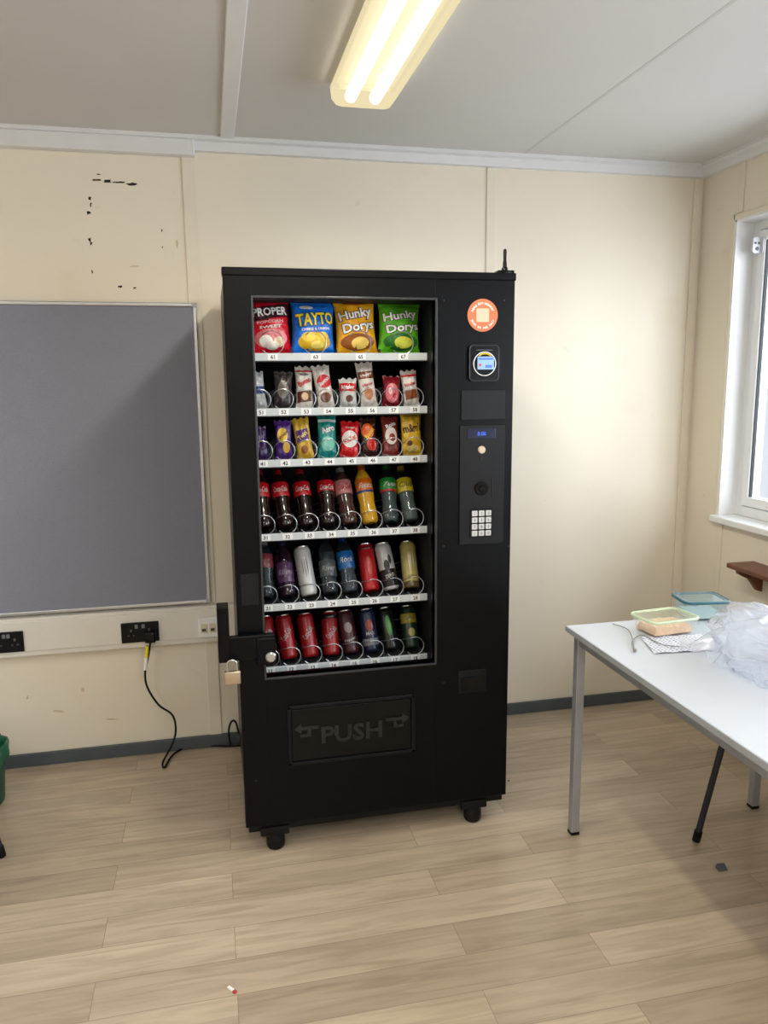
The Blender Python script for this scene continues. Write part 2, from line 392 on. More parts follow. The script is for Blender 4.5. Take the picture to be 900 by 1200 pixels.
# ------------------------------------------------------------------ trunking
TY = YB-.05
tz1 = P(120, 719, 'y', TY).z; tz0 = P(120, 763, 'y', TY).z; tx1 = .30
t = thing('dado_trunking', 'long white plastic cable trunking running along the wall below the noticeboard', 'trunking', (-.8, YB, tz0))
b = nb(); box(b, XL+.01, tx1, TY+.006, YB-.001, tz0, tz1, .004); obj('trunking_body', b, trunk_m, t)
b = nb(); box(b, XL+.01, tx1, TY, TY+.008, tz0+.022, tz1-.012, .003); obj('cover', b, trunk_m, t)
def socket(px0, py0, px1, py1, label, dark=True):
    a = P(px0, py0, 'y', TY-.008); c = P(px1, py1, 'y', TY-.008)
    x0, x1 = a.x, c.x; zc = (a.z+c.z)/2; hh = .042
    t = thing('wall_socket', label, 'socket', ((x0+x1)/2, TY, zc-hh), 'double power sockets on the trunking' if dark else None)
    m = blk3 if dark else pvc
    b = nb(); box(b, x0, x1, TY-.009, TY-.0005, zc-hh, zc+hh, .003); obj('face_plate', b, m, t)
    w = x1-x0
    if dark:
        for s in (-1, 1):
            cx = (x0+x1)/2+s*w*.24
            for q in ((-.0035, .0035, .004, .014), (-.013, -.007, -.014, -.009), (.007, .013, -.014, -.009)):
                b = nb(); box(b, cx+q[0], cx+q[1], TY-.0105, TY-.0088, zc+q[2], zc+q[3]); obj('pin_hole', b, mat('socket_hole', (90, 90, 90), .5), t)
            b = nb(); box(b, cx-s*.022-.006, cx-s*.022+.006, TY-.0135, TY-.0088, zc+.018, zc+.034, .001); obj('switch', b, mat('grey_switch', (120, 120, 122), .35), t)
    else:
        for s in (-1, 1):
            cx = (x0+x1)/2+s*w*.22
            b = nb(); box(b, cx-.013, cx+.013, TY-.012, TY-.0088, zc-.022, zc+.018, .001); obj('port_shutter', b, mat('cream_shutter', (214, 208, 180), .4), t)
            b = nb(); box(b, cx-.008, cx+.008, TY-.013, TY-.0115, zc-.014, zc-.002); obj('port', b, mat('port_dark', (70, 70, 64), .4), t)
socket(-14, 740, 29, 766, 'black double wall socket with nothing plugged in, at the left edge of the trunking')
socket(141, 729, 187, 753, 'black double wall socket holding a plug and cable, near the vending machine')
socket(232, 723, 256, 748, 'small white network outlet plate with two ports beside the vending machine', False)
pp = P(176, 746, 'y', TY-.03)
t = thing('power_cable', 'black mains plug and lead looping from the socket down to the floor behind the machine', 'cable', (pp.x, TY-.01, pp.z))
b = nb(); box(b, pp.x-.022, pp.x+.022, TY-.045, TY-.0112, pp.z-.025, pp.z+.022, .008, 3); obj('plug', b, blk2, t, True)
yw = YB-.07
ctr = [Vector((pp.x, TY-.03, pp.z-.02)), P(174, 768, 'y', yw), P(170, 788, 'y', yw), P(173, 806, 'y', yw), P(186, 826, 'y', yw-.01), P(202, 838, 'y', yw-.03), P(206, 856, 'y', yw-.04), P(201, 874, 'y', 3.10),
       P(191, 893, 'z', .006), P(193, 899, 'z', .006), P(203, 884, 'z', .006), P(222, 875, 'z', .006), P(250, 874, 'z', .006), Vector((.03, 3.185, .006)), Vector((.14, 3.188, .006)), Vector((.3, 3.188, .006))]
b = nb(); tube(b, smooth_pts(ctr), .0042, 8); obj('lead', b, blk3, t, True)
b = nb(); tube(b, smooth_pts([P(270, 872, 'z', .012), P(268, 857, 'y', 3.17), P(271, 846, 'y', 3.175), P(276, 846, 'y', 3.18), P(280, 860, 'y', 3.185)]), .0042, 8); obj('lead_loop', b, blk3, t, True)
b = nb(); tube(b, [P(173, 757, 'y', yw), P(171.5, 770, 'y', yw)], .0085, 10); obj('warning_label', b, mat('yellow_label', (236, 214, 60), .5), t, True)
b = nb(); tube(b, [P(171.5, 770, 'y', yw), P(170, 785, 'y', yw)], .0075, 10); obj('white_label', b, paper_w, t, True)
# ------------------------------------------------------------------ ceiling light
lz = ZC-.075
fl = P(387, 124, 'z', lz); frr = P(459, 134, 'z', lz)
lx0, lx1, ly1 = fl.x, frr.x, (fl.y+frr.y)/2; ly0 = ly1-1.52
t = thing('ceiling_light', 'twin tube fluorescent ceiling light with clear ribbed diffuser above the machine', 'ceiling light', ((lx0+lx1)/2, (ly0+ly1)/2, ZC))
b = nb(); box(b, lx0+.01, lx1-.01, ly0+.005, ly1-.005, ZC-.022, ZC-.0005, .004); obj('housing', b, mat('light_housing', (215, 212, 192), .4), t)
tg = emis_mat('tube_glow', (255, 248, 230), 9)
for s in (.31, .69):
    x = lx0+(lx1-lx0)*s
    b = nb(); tube(b, [(x, ly0+.025, ZC-.046), (x, ly1-.025, ZC-.046)], .019, 14); obj('fluorescent_tube', b, tg, t, True)
b = nb()
def dring(y, ins):
    pr = [(lx0+ins*.6, ZC-.02), (lx0+.004+ins*.6, ZC-.055+ins*.3), (lx0+.018+ins, lz+.004+ins*.5), (lx0+.034+ins, lz+ins*.6), (lx1-.034-ins, lz+ins*.6), (lx1-.018-ins, lz+.004+ins*.5), (lx1-.004-ins*.6, ZC-.055+ins*.3), (lx1-ins*.6, ZC-.02)]
    return [b.verts.new((x, y, z)) for x, z in pr]
rg = [dring(ly0, .02), dring(ly0+.008, .006), dring(ly0+.02, 0), dring(ly1-.02, 0), dring(ly1-.008, .006), dring(ly1, .02)]
for A_, B_ in zip(rg, rg[1:]):
    for i in range(7): b.faces.new((A_[i], A_[i+1], B_[i+1], B_[i]))
b.faces.new(rg[0]); b.faces.new(rg[-1][::-1])
obj('diffuser', b, emis_mat('diffuser_glow', (255, 238, 190), .88, .11), t, True, ang=80)
for ya, yb in ((ly0+.03, ly0+.06), (ly1-.06, ly1-.03)):
    b = nb(); box(b, lx0+.02, lx1-.02, ya, yb, ZC-.030, ZC-.021, .003); obj('lamp_holder', b, mat('light_housing', (215, 212, 192), .4), t)
for k in range(4):
    l = bpy.data.lights.new('tube_light', 'SPOT'); l.energy = 13; l.color = (1, .94, .80); l.spot_size = math.radians(172); l.spot_blend = .6; l.shadow_soft_size = .05
    o = bpy.data.objects.new('tube_light', l); C.objects.link(o); o.location = ((lx0+lx1)/2, ly0+.2+k*.37, lz-.055)
# ------------------------------------------------------------------ lamps
def area(name, loc, rot, sx, sy, W, col):
    l = bpy.data.lights.new(name, 'AREA'); l.shape = 'RECTANGLE'; l.size = sx; l.size_y = sy; l.energy = W; l.color = col
    o = bpy.data.objects.new(name, l); C.objects.link(o); o.location = loc; o.rotation_euler = rot
    return o
area('daylight_near_window', (XR+.75, (W1[0]+W1[1])/2, 1.75), (0, math.radians(90), 0), 1.6, 2.4, 66, (.88, .94, 1))
area('daylight_second_window', (XR+.75, (W2[0]+W2[1])/2, 1.75), (0, math.radians(90), 0), 1.6, 2.8, 190, (.89, .945, 1))
area('rear_fill_light', (.2, -1.1, ZC-.02), (0, 0, 0), .4, 1.5, 34, (1, .97, .92))  # unseen fill lamp added behind the camera, no fitting modelled
area('left_fill_light', (-1.6, .6, ZC-.02), (0, 0, 0), .3, 1.5, 18, (1, .97, .92))  # added fill for the left side, a bare lamp out of view
wd = bpy.data.worlds.new('world'); S.world = wd; wd.use_nodes = True
nt = wd.node_tree; bg = nt.nodes['Background']
sk = nt.nodes.new('ShaderNodeTexSky'); sk.sky_type = 'HOSEK_WILKIE'; sk.turbidity = 8
mxw = nt.nodes.new('ShaderNodeMix'); mxw.data_type = 'RGBA'; mxw.inputs[0].default_value = .9; mxw.inputs[7].default_value = (.9, .95, 1, 1)
nt.links.new(sk.outputs[0], mxw.inputs[6]); nt.links.new(mxw.outputs[2], bg.inputs[0]); bg.inputs[1].default_value = 1.0
# ------------------------------------------------------------------ vending machine
MX0, MX1, MY, MYB, MZ0, MZ1 = .052, .965, 2.39, 3.15, .075, 1.885
WX0, WX1, VZ0, VZ1 = .138, .700, .612, 1.798
vm = thing('vending_machine', 'tall black glass-fronted vending machine stocked with snacks and drinks', 'vending machine', ((MX0+MX1)/2, (MY+MYB)/2, 0))
DY = MY+.05
b = nb(); e = .006
box(b, MX0+e, .112, DY+.004, MYB, MZ0, MZ1-e, .003); box(b, .705, MX1-e, DY+.004, MYB, MZ0, MZ1-e, .003)
box(b, .112, .705, DY+.004, MYB, 1.812, MZ1-e); box(b, .112, .705, DY+.004, MYB, MZ0, .585); box(b, .112, .705, 2.97, MYB, .585, 1.812)
obj('cabinet', b, blk, vm)
b = nb(); box(b, .112, .116, DY+.005, 2.968, .587, 1.81); box(b, .701, .7045, DY+.005, 2.968, .587, 1.81); box(b, .116, .701, 2.955, 2.968, .587, 1.81); box(b, .116, .701, DY+.005, 2.955, 1.80, 1.811); box(b, .116, .701, DY+.005, 2.955, .587, .592)
obj('interior_lining', b, dark_in, vm)
door_z0 = .095
b = nb()
box(b, MX0, WX0, MY, DY, door_z0, MZ1-.002, .004); box(b, WX1, MX1, MY, DY, door_z0, MZ1-.002, .004)
box(b, WX0-.005, WX1+.005, MY, DY, door_z0, VZ0, .004); box(b, WX0-.005, WX1+.005, MY, DY, VZ1, MZ1-.002, .004)
box(b, MX0-.002, MX1+.002, MY-.004, DY, MZ1-.024, MZ1, .003)
door = obj('door', b, blk, vm)
b = nb(); bw = .007
box(b, WX0-bw, WX1+bw, MY-.003, MY+.03, VZ1, VZ1+bw, .0015); box(b, WX0-bw, WX1+bw, MY-.003, MY+.03, VZ0-bw, VZ0, .0015)
box(b, WX0-bw, WX0, MY-.003, MY+.03, VZ0-.001, VZ1+.001, .0015); box(b, WX1, WX1+bw, MY-.003, MY+.03, VZ0-.001, VZ1+.001, .0015)
obj('window_bezel', b, mat('bezel_dark_grey', (40, 43, 48), .3), door)
def fr(px, py, y=MY): p = P(px, py, 'y', y); return p.x, p.z
def frect(px0, py0, px1, py1, y=MY):
    a = fr(px0, py0, y); c = fr(px1, py0, y); d = fr(px0, py1, y); e2 = fr(px1, py1, y)
    return (a[0]+d[0])/2, (c[0]+e2[0])/2, (d[1]+e2[1])/2, (a[1]+c[1])/2
for x, y in ((MX0+.098, MY+.03), (MX1-.115, MY+.03), (MX0+.098, MYB-.10), (MX1-.115, MYB-.10)):
    b = nb(); box(b, x-.05, x+.045, y-.026, y+.045, .055, MZ0+.010, .003)
    lathe(b, [(.024, 0), (.028, .004), (.031, .012), (.031, .040), (.028, .046), (.028, .058)], 20, (x, y, 0))
    obj('foot', b, blk3, vm, True)
b = nb(); box(b, MX0+.01, MX1-.01, MY+.012, MY+.055, .070, .099, .003); obj('base_rail', b, blk3, vm)
# push flap
x0, x1, z0, z1 = frect(337, 820, 486, 889)
b = nb(); g = .012
box(b, x0, x1, MY-.006, MY+.001, z1-g, z1, .002); box(b, x0, x1, MY-.006, MY+.001, z0, z0+g, .002); box(b, x0, x0+g, MY-.006, MY+.001, z0, z1, .002); box(b, x1-g, x1, MY-.006, MY+.001, z0, z1, .002)
obj('flap_frame', b, blk3, door)
b = nb(); box(b, x0+g+.002, x1-g-.002, MY-.004, MY+.001, z0+g+.002, z1-g-.002, .003); flap = obj('push_flap', b, blk2, door)
emb = mat('embossed_black', (20, 21, 25), .28)
cx, cz = (x0+x1)/2, (z0+z1)/2; fy = lambda x, z: Vector((x, MY-.0045, z))
def emboss(b, nm):
    r = bmesh.ops.extrude_face_region(b, geom=b.faces[:]); bmesh.ops.translate(b, vec=(0, -.003, 0), verts=[v for v in r['geom'] if isinstance(v, bmesh.types.BMVert)])
    obj(nm, b, emb, flap)
b = nb(); add_text(b, 'PUSH', cx-.002, cz-.006, w=.205, h=.060, fn=fy, bold=.022); emboss(b, 'push_lettering')
for s in (-1, 1):
    b = nb(); ax = cx+s*.152; Z = cz-.014
    def A(x, z): return b.verts.new(fy(ax+s*x, Z+z))
    pts = [(-.038, .044), (.018, .044), (.018, .056), (.044, .038), (.018, .020), (.018, .033), (-.002, .033), (-.002, .018), (.022, .018), (.022, .008), (-.013, .008), (-.013, .033), (-.038, .033)]
    b.faces.new([A(*p) for p in pts]); emboss(b, 'embossed_arrow')
# sticker
sxp, szp = fr(565.5, 369.5)
rs = .0505
b = nb(); lathe(b, [(rs, 0), (rs, .0012)], 40, (sxp, MY-.0018, szp), 'y'); stick = obj('round_sticker', b, mat('orange_sticker', (220, 116, 76), .5, var=.02), door)
b = nb(); prism(b, rrect(sxp-.021, sxp+.021, szp-.021, szp+.021, .003), MY-.0026, MY-.002); obj('sticker_square', b, mat('pale_orange_print', (236, 190, 168), .5, var=.02), stick)
def arc_text(b, s, cx, cz, r, h, mid, span, top=True):
    n = len(s)
    for i, ch in enumerate(s):
        if ch == ' ': continue
        f = (i-(n-1)/2)/(n-1)*span
        a = mid-f if top else mid+f
        add_text(b, ch, cx+r*math.cos(a), cz+r*math.sin(a), h=h if ch.isupper() or ch in 'dbhktlf?' else h*.75, fn=lambda x, z: Vector((x, MY-.0024, z)), rot=a-PI/2 if top else a+PI/2, bold=.02)
b = nb(); arc_text(b, 'Need Assistance?', sxp, szp, .037, .0085, PI/2, 2.3); obj('sticker_lettering', b, white_ink, stick)
b = nb(); arc_text(b, 'Scan to get help', sxp, szp, .039, .0085, -PI/2, 2.3, False); obj('sticker_lettering', b, white_ink, stick)
# card reader
x0, x1, z0, z1 = frect(549, 405, 583, 446)
b = nb(); prism(b, rrect(x0, x1, z0, z1, .012), MY-.012, MY+.001); rd = obj('card_reader', b, blk2, door)
b = nb(); rp = rrect(x0, x1, z0, z1, .012); tube(b, [(x, MY-.011, z) for x, z in rp], .0016, 8, closed=True); obj('reader_rim', b, mat('reader_grey', (52, 55, 60), .3), rd, True)
rx, rz = fr(566.5, 426.5); b = nb(); tube(b, [(rx+.037*math.cos(2*PI*k/40), MY-.0125, rz+.037*math.sin(2*PI*k/40)) for k in range(40)], .0014, 8, closed=True); obj('contactless_ring', b, mat('white_ring', (225, 228, 230), .4, emit=(235, 240, 245), es=.15), rd, True)
a0, a1, c0_, c1_ = frect(558, 418, 577, 433)
b = nb(); prism(b, rrect(a0, a1, c0_, c1_, .002), MY-.0145, MY-.011); scr = obj('reader_screen', b, mat('reader_screen_blue', (130, 165, 205), .2, emit=(150, 190, 230), es=.35), rd)
b = nb(); box(b, a0+.003, a1-.003, MY-.0152, MY-.0144, c1_-.010, c1_-.004); obj('screen_graphic', b, mat('screen_blue_dark', (70, 110, 200), .3, emit=(60, 100, 210), es=.3), scr)
b = nb(); box(b, a0+.026, a1-.006, MY-.0152, MY-.0144, c0_+.005, c0_+.014); obj('screen_graphic', b, mat('screen_blue_dark', (70, 110, 200), .3), scr)
b = nb(); box(b, a0+.004, a0+.012, MY-.0155, MY-.0144, c0_+.010, c0_+.018); obj('screen_icon', b, mat('screen_red', (200, 70, 70), .3, emit=(200, 60, 60), es=.3), scr)
b = nb(); pts = [(rx+.032*math.cos(math.radians(a)), MY-.013, rz+.032*math.sin(math.radians(a))) for a in range(48, 133, 8)]; tube(b, pts, .0024, 8); obj('reader_arc', b, mat('reader_yellow', (225, 190, 60), .4), rd, True)
b = nb(); box(b, x0+.022, x1-.022, MY-.0128, MY-.0118, z1-.016, z1-.013); obj('reader_slot', b, mat('reader_grey', (52, 55, 60), .3), rd)
plm = mat('black_panel_plastic', (14, 15, 19), .4, spec=.25)
def plate(px0, py0, px1, py1, name, m=plm, d=.005):
    x0, x1, z0, z1 = frect(px0, py0, px1, py1)
    b = nb(); box(b, x0, x1, MY-d, MY+.001, z0, z1, .0015); return obj(name, b, m, door), (x0, x1, z0, z1)
plate(540, 457, 591, 492, 'upper_blank_panel')
cp, r4 = plate(538, 498, 590, 637, 'coin_panel')
x0, x1, z0, z1 = frect(547, 502, 580, 514)
b = nb(); box(b, x0, x1, MY-.007, MY-.004, z0, z1, .001); ds = obj('price_display', b, mat('display_navy', (16, 22, 52), .15), cp)
b = nb(); add_text(b, '0.00', (x0+x1)/2, (z0+z1)/2, h=.012, fn=lambda x, z: Vector((x, MY-.0074, z))); obj('display_digits', b, mat('display_blue', (60, 110, 255), .3, emit=(50, 100, 255), es=.6), ds)
q = fr(563.5, 527); b = nb(); lathe(b, [(.0125, 0), (.0125, -.006), (.010, -.009), (0, -.0095)], 20, (q[0], MY-.005, q[1]), 'y'); obj('coin_button', b, mat('beige_button', (206, 188, 164), .4), cp, True)
b = nb(); box(b, q[0]-.004, q[0]+.004, MY-.0065, MY-.0045, q[1]-.034, q[1]-.018); obj('coin_slot', b, mat('slot_dark', (4, 4, 4), .6), cp)
q = fr(563.5, 572); b = nb(); lathe(b, [(.0, -.012), (.010, -.012), (.012, -.006), (.022, -.006), (.0235, -.003), (.0235, 0)], 28, (q[0], MY-.005, q[1]), 'y'); lk = obj('barrel_lock', b, blk2, cp, True)
b = nb(); box(b, q[0]+.036, q[0]+.040, MY-.007, MY-.0045, q[1]-.03, q[1]+.03, .001); obj('panel_slot', b, mat('slot_dark', (4, 4, 4), .6), cp)
x0, x1, z0, z1 = frect(551, 597, 575, 628)
b = nb(); box(b, x0-.003, x1+.003, MY-.008, MY-.004, z0-.003, z1+.003, .001); kp = obj('keypad', b, blk3, door)
keys = ['1', '2', '3', '4', '5', '6', '7', '8', '9', '*', '0', '#']
kw, kh = (x1-x0)/3, (z1-z0)/4
keym = mat('key_silver_white', (196, 198, 198), .35)
for i, k in enumerate(keys):
    cxk = x0+kw*(i % 3+.5); czk = z1-kh*(i//3+.5)
    b = nb(); box(b, cxk-kw*.4, cxk+kw*.4, MY-.012, MY-.007, czk-kh*.4, czk+kh*.4, .0015)
    add_text(b, k, cxk, czk, h=.009 if k != '*' else .005, fn=lambda x, z: Vector((x, MY-.0123, z)), mi=1)
    obj('key', b, [keym, ink], kp)
x0, x1, z0, z1 = frect(537, 785, 569, 811)
b = nb(); box(b, x0, x1, MY-.004, MY+.001, z0, z1, .002); cr = obj('coin_return', b, plm, door)
b = nb(); box(b, x0+.01, x1-.01, MY-.009, MY-.0035, z0+.008, z1-.022, .003); obj('coin_flap', b, blk2, cr)
plate(282, 672, 303, 709, 'side_lock_plate', plm, .004)
for px, py in ((591, 352), (596, 640), (520, 352), (596, 915), (300, 915), (520, 800), (520, 640)):
    b = nb(); q = fr(px, py); lathe(b, [(.003, 0), (.0025, -.0012), (0, -.0014)], 10, (q[0], MY, q[1]), 'y')
    obj('panel_screw', b, mat('dark_screw', (60, 60, 62), .3, metal=.8), door, True)
# hasp and padlock
hp = nb()
ax0, ax1, az0, az1 = frect(255, 711, 269, 776, MY-.03)
bx0, bx1, bz0, bz1 = frect(262, 744, 322, 772, MY-.02)
box(hp, ax0, ax0+.036, MY-.040, MY+.02, az0, az1, .003)
box(hp, ax0+.002, bx1, MY-.030, MY-.008, bz0, bz1, .004)
box(hp, MX0+.03, bx1-.005, MY-.010, MY+.0, bz0+.005, bz1-.005, .002)
box(hp, bx1-.058, bx1+.002, MY-.034, MY-.001, bz0-.022, bz1-.01, .004)
hasp = obj('steel_hasp', hp, blk, door)
q = fr(317.5, 770, MY-.035); b = nb(); lathe(b, [(.017, 0), (.017, -.006), (.013, -.010), (0, -.010)], 24, (q[0], MY-.033, q[1]), 'y'); b2 = obj('round_lock', b, steel, hasp, True)
pl = P(272.5, 793, 'y', MY-.05)
t = thing('padlock', 'small brass padlock hanging from the hasp on the left edge of the machine', 'padlock', (pl.x, MY-.05, pl.z-.024))
b = nb(); box(b, pl.x-.025, pl.x+.025, MY-.063, MY-.045, pl.z-.022, pl.z+.020, .004, 3); obj('lock_body', b, mat('worn_brass', (188, 172, 150), .32, metal=.8), t, True)
b = nb(); arc = [(pl.x-.015, MY-.054, pl.z+.018)]+[(pl.x+.015*math.cos(a), MY-.054, pl.z+.040+.015*math.sin(a)) for a in [PI-PI*k/10 for k in range(11)]]+[(pl.x+.015, MY-.054, pl.z+.018)]
tube(b, arc, .0034, 10); obj('shackle', b, steel, t, True)
# antenna
q = P(590, 321, 'y', MY+.04)
b = nb(); box(b, q.x-.028, q.x+.026, MY+.01, MY+.05, MZ1-.001, MZ1+.010, .003); lathe(b, [(.010, MZ1+.010), (.010, MZ1+.018), (.007, MZ1+.022)], 14, (q.x, MY+.03, 0)); an = obj('antenna_mount', b, blk2, vm, True)
b = nb(); lathe(b, [(.0065, MZ1+.020), (.0065, MZ1+.034), (.005, MZ1+.042), (.0055, MZ1+.072), (.004, MZ1+.077), (0, MZ1+.078)], 12, (q.x, MY+.03, 0)); obj('antenna', b, blk3, an, True)
# trays
SY = 2.482
rows_py = [417, 480.5, 539.5, 624.5, 705.5, 777.5]
TZ = [P(400, y, 'y', SY).z for y in rows_py]
COLX = [.1555+.0717*k for k in range(8)]
ROW1X = [.198, .333, .478, .619]
coil_m = mat('coil_wire', (170, 174, 180), .3, metal=.7)
def coil_pts(R, pitch, turns):
    pts = []
    N = 24
    for i in range(int(N*turns)+1):
        th = i/N; n = int(th); f = th-n
        g = 0 if f < .7 else (f-.7)/.3
        g = g*g*(3-2*g)
        a = -PI/2-.9+f*2*PI
        pts.append((R*math.cos(a), pitch*(n+g), R*math.sin(a)))
    return pts
for r in range(6):
    z = TZ[r]
    xs_ = ROW1X if r == 0 else COLX
    b = nb(); box(b, .117, .700, SY+.006, 2.93, z-.002, z+.001); box(b, .117, .700, SY+.005, SY+.009, z-.018, z+.008)
    tr = obj('tray', b, tray_m, vm)
    for i in range(len(xs_)-1):
        xm = (xs_[i]+xs_[i+1])/2; b = nb(); box(b, xm-.001, xm+.001, SY+.02, 2.92, z+.001, z+.022); obj('lane_divider', b, tray_m, tr)
    b = nb(); box(b, .117, .700, SY-.001, SY+.005, z-.015, z+.009, .0015); ps = obj('price_strip', b, strip_m, tr)
    nums = ['61', '63', '65', '67'] if r == 0 else [str((6-r)*10+k+1) for k in range(8)]
    for i, s in enumerate(nums):
        xx = max(xs_[i], .152); b = nb()
        box(b, xx-.016, xx+.016, SY-.0022, SY-.0009, z-.0125, z+.0065)
        add_text(b, s, xx, z-.003, h=.0125, fn=lambda x, zz: Vector((x, SY-.0028, zz)), bold=.02, mi=1)
        obj('slot_card', b, [card_w, ink], tr)
    for xx in xs_:
        R = .037 if r == 0 else .0325
        b = nb(); tube(b, [(xx+p[0], SY+.010+p[1], z+.004+R+p[2]) for p in coil_pts(R, .095 if r == 0 else (.055 if r in (1, 2) else .108), 4 if r in (1, 2) else 3)], .0016, 6); obj('coil', b, coil_m, tr, True)
# ------------------------------------------------------------------ products
TRAY_SHADE = 1.0  # shade on the lower trays, multiplied into the product colours
def dm(rgb): return tuple(int(v*TRAY_SHADE) for v in rgb)
def foil(rgb): rgb = dm(rgb); return mat('foil_%d_%d_%d' % rgb, rgb, .22, var=.12, scale=40, bump=.6, bscale=45)
def ptint(rgb): rgb = dm(rgb); return mat('print_%d_%d_%d' % rgb, rgb, .28, var=.05, scale=50, bump=.4, bscale=50)
def packet(name, label, cat, loc, w, h, th, base, decals=(), texts=(), lean=8, group=None, seed=0, tilt=0, wam=.0016):
    t = thing(name, label, cat, loc, group, (math.radians(-lean), math.radians(tilt), math.radians(random.uniform(-6, 6))))
    rnd = random.Random(len(label)*7+seed)
    ph = [rnd.uniform(0, 6) for _ in range(4)]
    def hw(z): return w/2*(1-.09*math.cos((2*z/h-1)*PI/2))
    def sf(x, z):
        v_ = abs(2*z/h-1); v = min(1, v_/.9); u = min(1, abs(x)/hw(z))
        wr = wam*(math.sin(7*x/w+ph[0]+4*z/h)*math.sin(9*z/h+ph[1])+1.2*math.sin(19*x/w+ph[2])*v_*v_+.5*math.sin(13*x/w-8*z/h+ph[3]))
        k = (max(0, 1-u**2.2))**.6*(max(0, 1-v**2.8))**.7
        return (-th/2*k)+wr*min(1, k*2.2)
    n, m = 20, 24; F_, B_ = [], []
    b = nb()
    for j in range(m+1):
        z = h*j/m; H = hw(z); ra, rb = [], []
        for i in range(n+1):
            x = (2*i/n-1)*H; y = sf(x, z)
            if i in (0, n) or j in (0, m):
                v_ = b.verts.new((x, 0, z+(.0018*(i % 2) if j == m else 0)+(.003*math.sin(i*.9+ph[0]) if j == m else 0))); ra.append(v_); rb.append(v_)
            else: ra.append(b.verts.new((x, y-.0006, z))); rb.append(b.verts.new((x, -y+.0006, z)))
        F_.append(ra); B_.append(rb)
    for G, fl_ in ((F_, False), (B_, True)):
        for j in range(m):
            for i in range(n):
                q = [G[j][i], G[j][i+1], G[j+1][i+1], G[j+1][i]]
                try: b.faces.new(q[::-1] if fl_ else q)
                except ValueError: pass
    wr_ = obj('wrapper', b, foil(base), t, True, True, 80)
    off = 0
    for d in decals:
        off += 1; fn = lambda x, z, o_=off: Vector((x, sf(x, z)-.0014-.0003*o_, z))
        b = nb()
        if d[0] == 'band': add_rect(b, -hw(h*(d[1]+d[2])/2)*.95, hw(h*(d[1]+d[2])/2)*.95, d[1]*h, d[2]*h, fn, 16, 6); nm = 'printed_band'
        elif d[0] == 'rect': add_rect(b, d[1]*w/2, d[2]*w/2, d[3]*h, d[4]*h, fn, 16, 6, .14); nm = 'printed_panel'
        else: add_ellipse(b, d[1]*w/2, d[2]*h, d[3]*w/2, d[4]*h, fn, 6); nm = 'printed_spot'
        obj(nm, b, ptint(d[-1]), wr_, True, True, 80)
    for tx_ in texts:
        (s, cx, cz, tw, thh, rgb, rot) = tx_[:7]
        passes = [(rgb, .026)]
        if len(tx_) > 7: passes = [(tx_[7], .075), (rgb, .026)]      # dark outline behind the letters
        for pc, bo in passes:
            fn = lambda x, z: Vector((x, sf(x, z)-.0024-.0003*off, z))
            k = 1+.035*(bo > .05)
            b = nb(); add_text(b, s, cx*w/2, cz*h, w=tw*w*k, h=thh*h*(1+.12*(bo > .05)), fn=fn, bold=bo, sub=True, rot=rot)
            obj('lettering', b, ptint(pc), wr_, False, True); off += 1.5
    return t
bz = lambda r: TZ[r]+.006
PYc = SY+.058
g1 = 'crisp bags on the top tray'
W_, K_ = (246, 246, 242), (22, 20, 20)
packet('crisp_bag', 'red and black popcorn bag reading PROPER, leftmost on the top tray', 'crisp bag', (ROW1X[0], PYc, bz(0)), .138, .178, .082, (218, 30, 48),
       (('rect', -.9, .9, .60, .84, (64, 18, 28)), ('spot', .0, .26, .75, .17, (226, 120, 124)), ('spot', -.25, .22, .3, .1, (244, 240, 230)), ('spot', .35, .2, .25, .09, (240, 216, 180)), ('spot', .05, .14, .3, .07, (246, 236, 224))),
       (('PROPER', 0.03, .73, .80, .15, W_, .06), ('POPCORN', 0, .55, .6, .05, (250, 190, 190), .06), ('SWEET', 0, .46, .5, .05, W_, .06)), 6, g1, 0, -2, .0042)
packet('crisp_bag', 'bright blue crisp bag reading TAYTO in yellow, second on the top tray', 'crisp bag', (ROW1X[1], PYc, bz(0)), .148, .168, .082, (28, 120, 230),
       (('spot', .0, .22, .72, .17, (236, 190, 50)), ('spot', -.3, .3, .3, .09, (250, 218, 90)), ('spot', .3, .3, .3, .1, (244, 206, 70)), ('spot', .1, .16, .3, .07, (252, 230, 120)), ('spot', -.35, .86, .3, .04, (240, 240, 240))),
       (('TAYTO', 0, .64, .80, .24, (252, 226, 30), .10, (18, 44, 110)), ('CHEESE & ONION', 0, .45, .6, .05, W_, .08)), 6, g1, 3, 2, .0042)
packet('crisp_bag', 'orange and gold crisp bag reading Hunky Dorys, third on the top tray', 'crisp bag', (ROW1X[2], PYc, bz(0)), .140, .184, .082, (250, 178, 38),
       (('spot', 0, .88, .6, .045, (150, 70, 30)), ('spot', .0, .20, .8, .14, (150, 84, 30)), ('spot', .1, .18, .42, .10, (250, 218, 114))),
       (('Hunky', -.05, .66, .76, .21, W_, .15, (92, 48, 18)), ('Dorys', .06, .44, .74, .20, W_, .15, (92, 48, 18))), 6, g1, 5, -2, .0042)
packet('crisp_bag', 'green crisp bag reading Hunky Dorys, rightmost on the top tray', 'crisp bag', (ROW1X[3], PYc, bz(0)), .146, .168, .082, (96, 190, 42),
       (('spot', .0, .22, .8, .16, (40, 110, 34)), ('spot', .1, .21, .45, .11, (226, 234, 90))),
       (('Hunky', -.05, .70, .76, .21, W_, .15, (22, 76, 34)), ('Dorys', .06, .47, .74, .20, W_, .15, (22, 76, 34))), 6, g1, 8, 2, .0042)
BR, RD = (96, 48, 26), (214, 28, 34)
g2 = 'snacks on the second tray'; g3 = 'chocolate bars on the third tray'
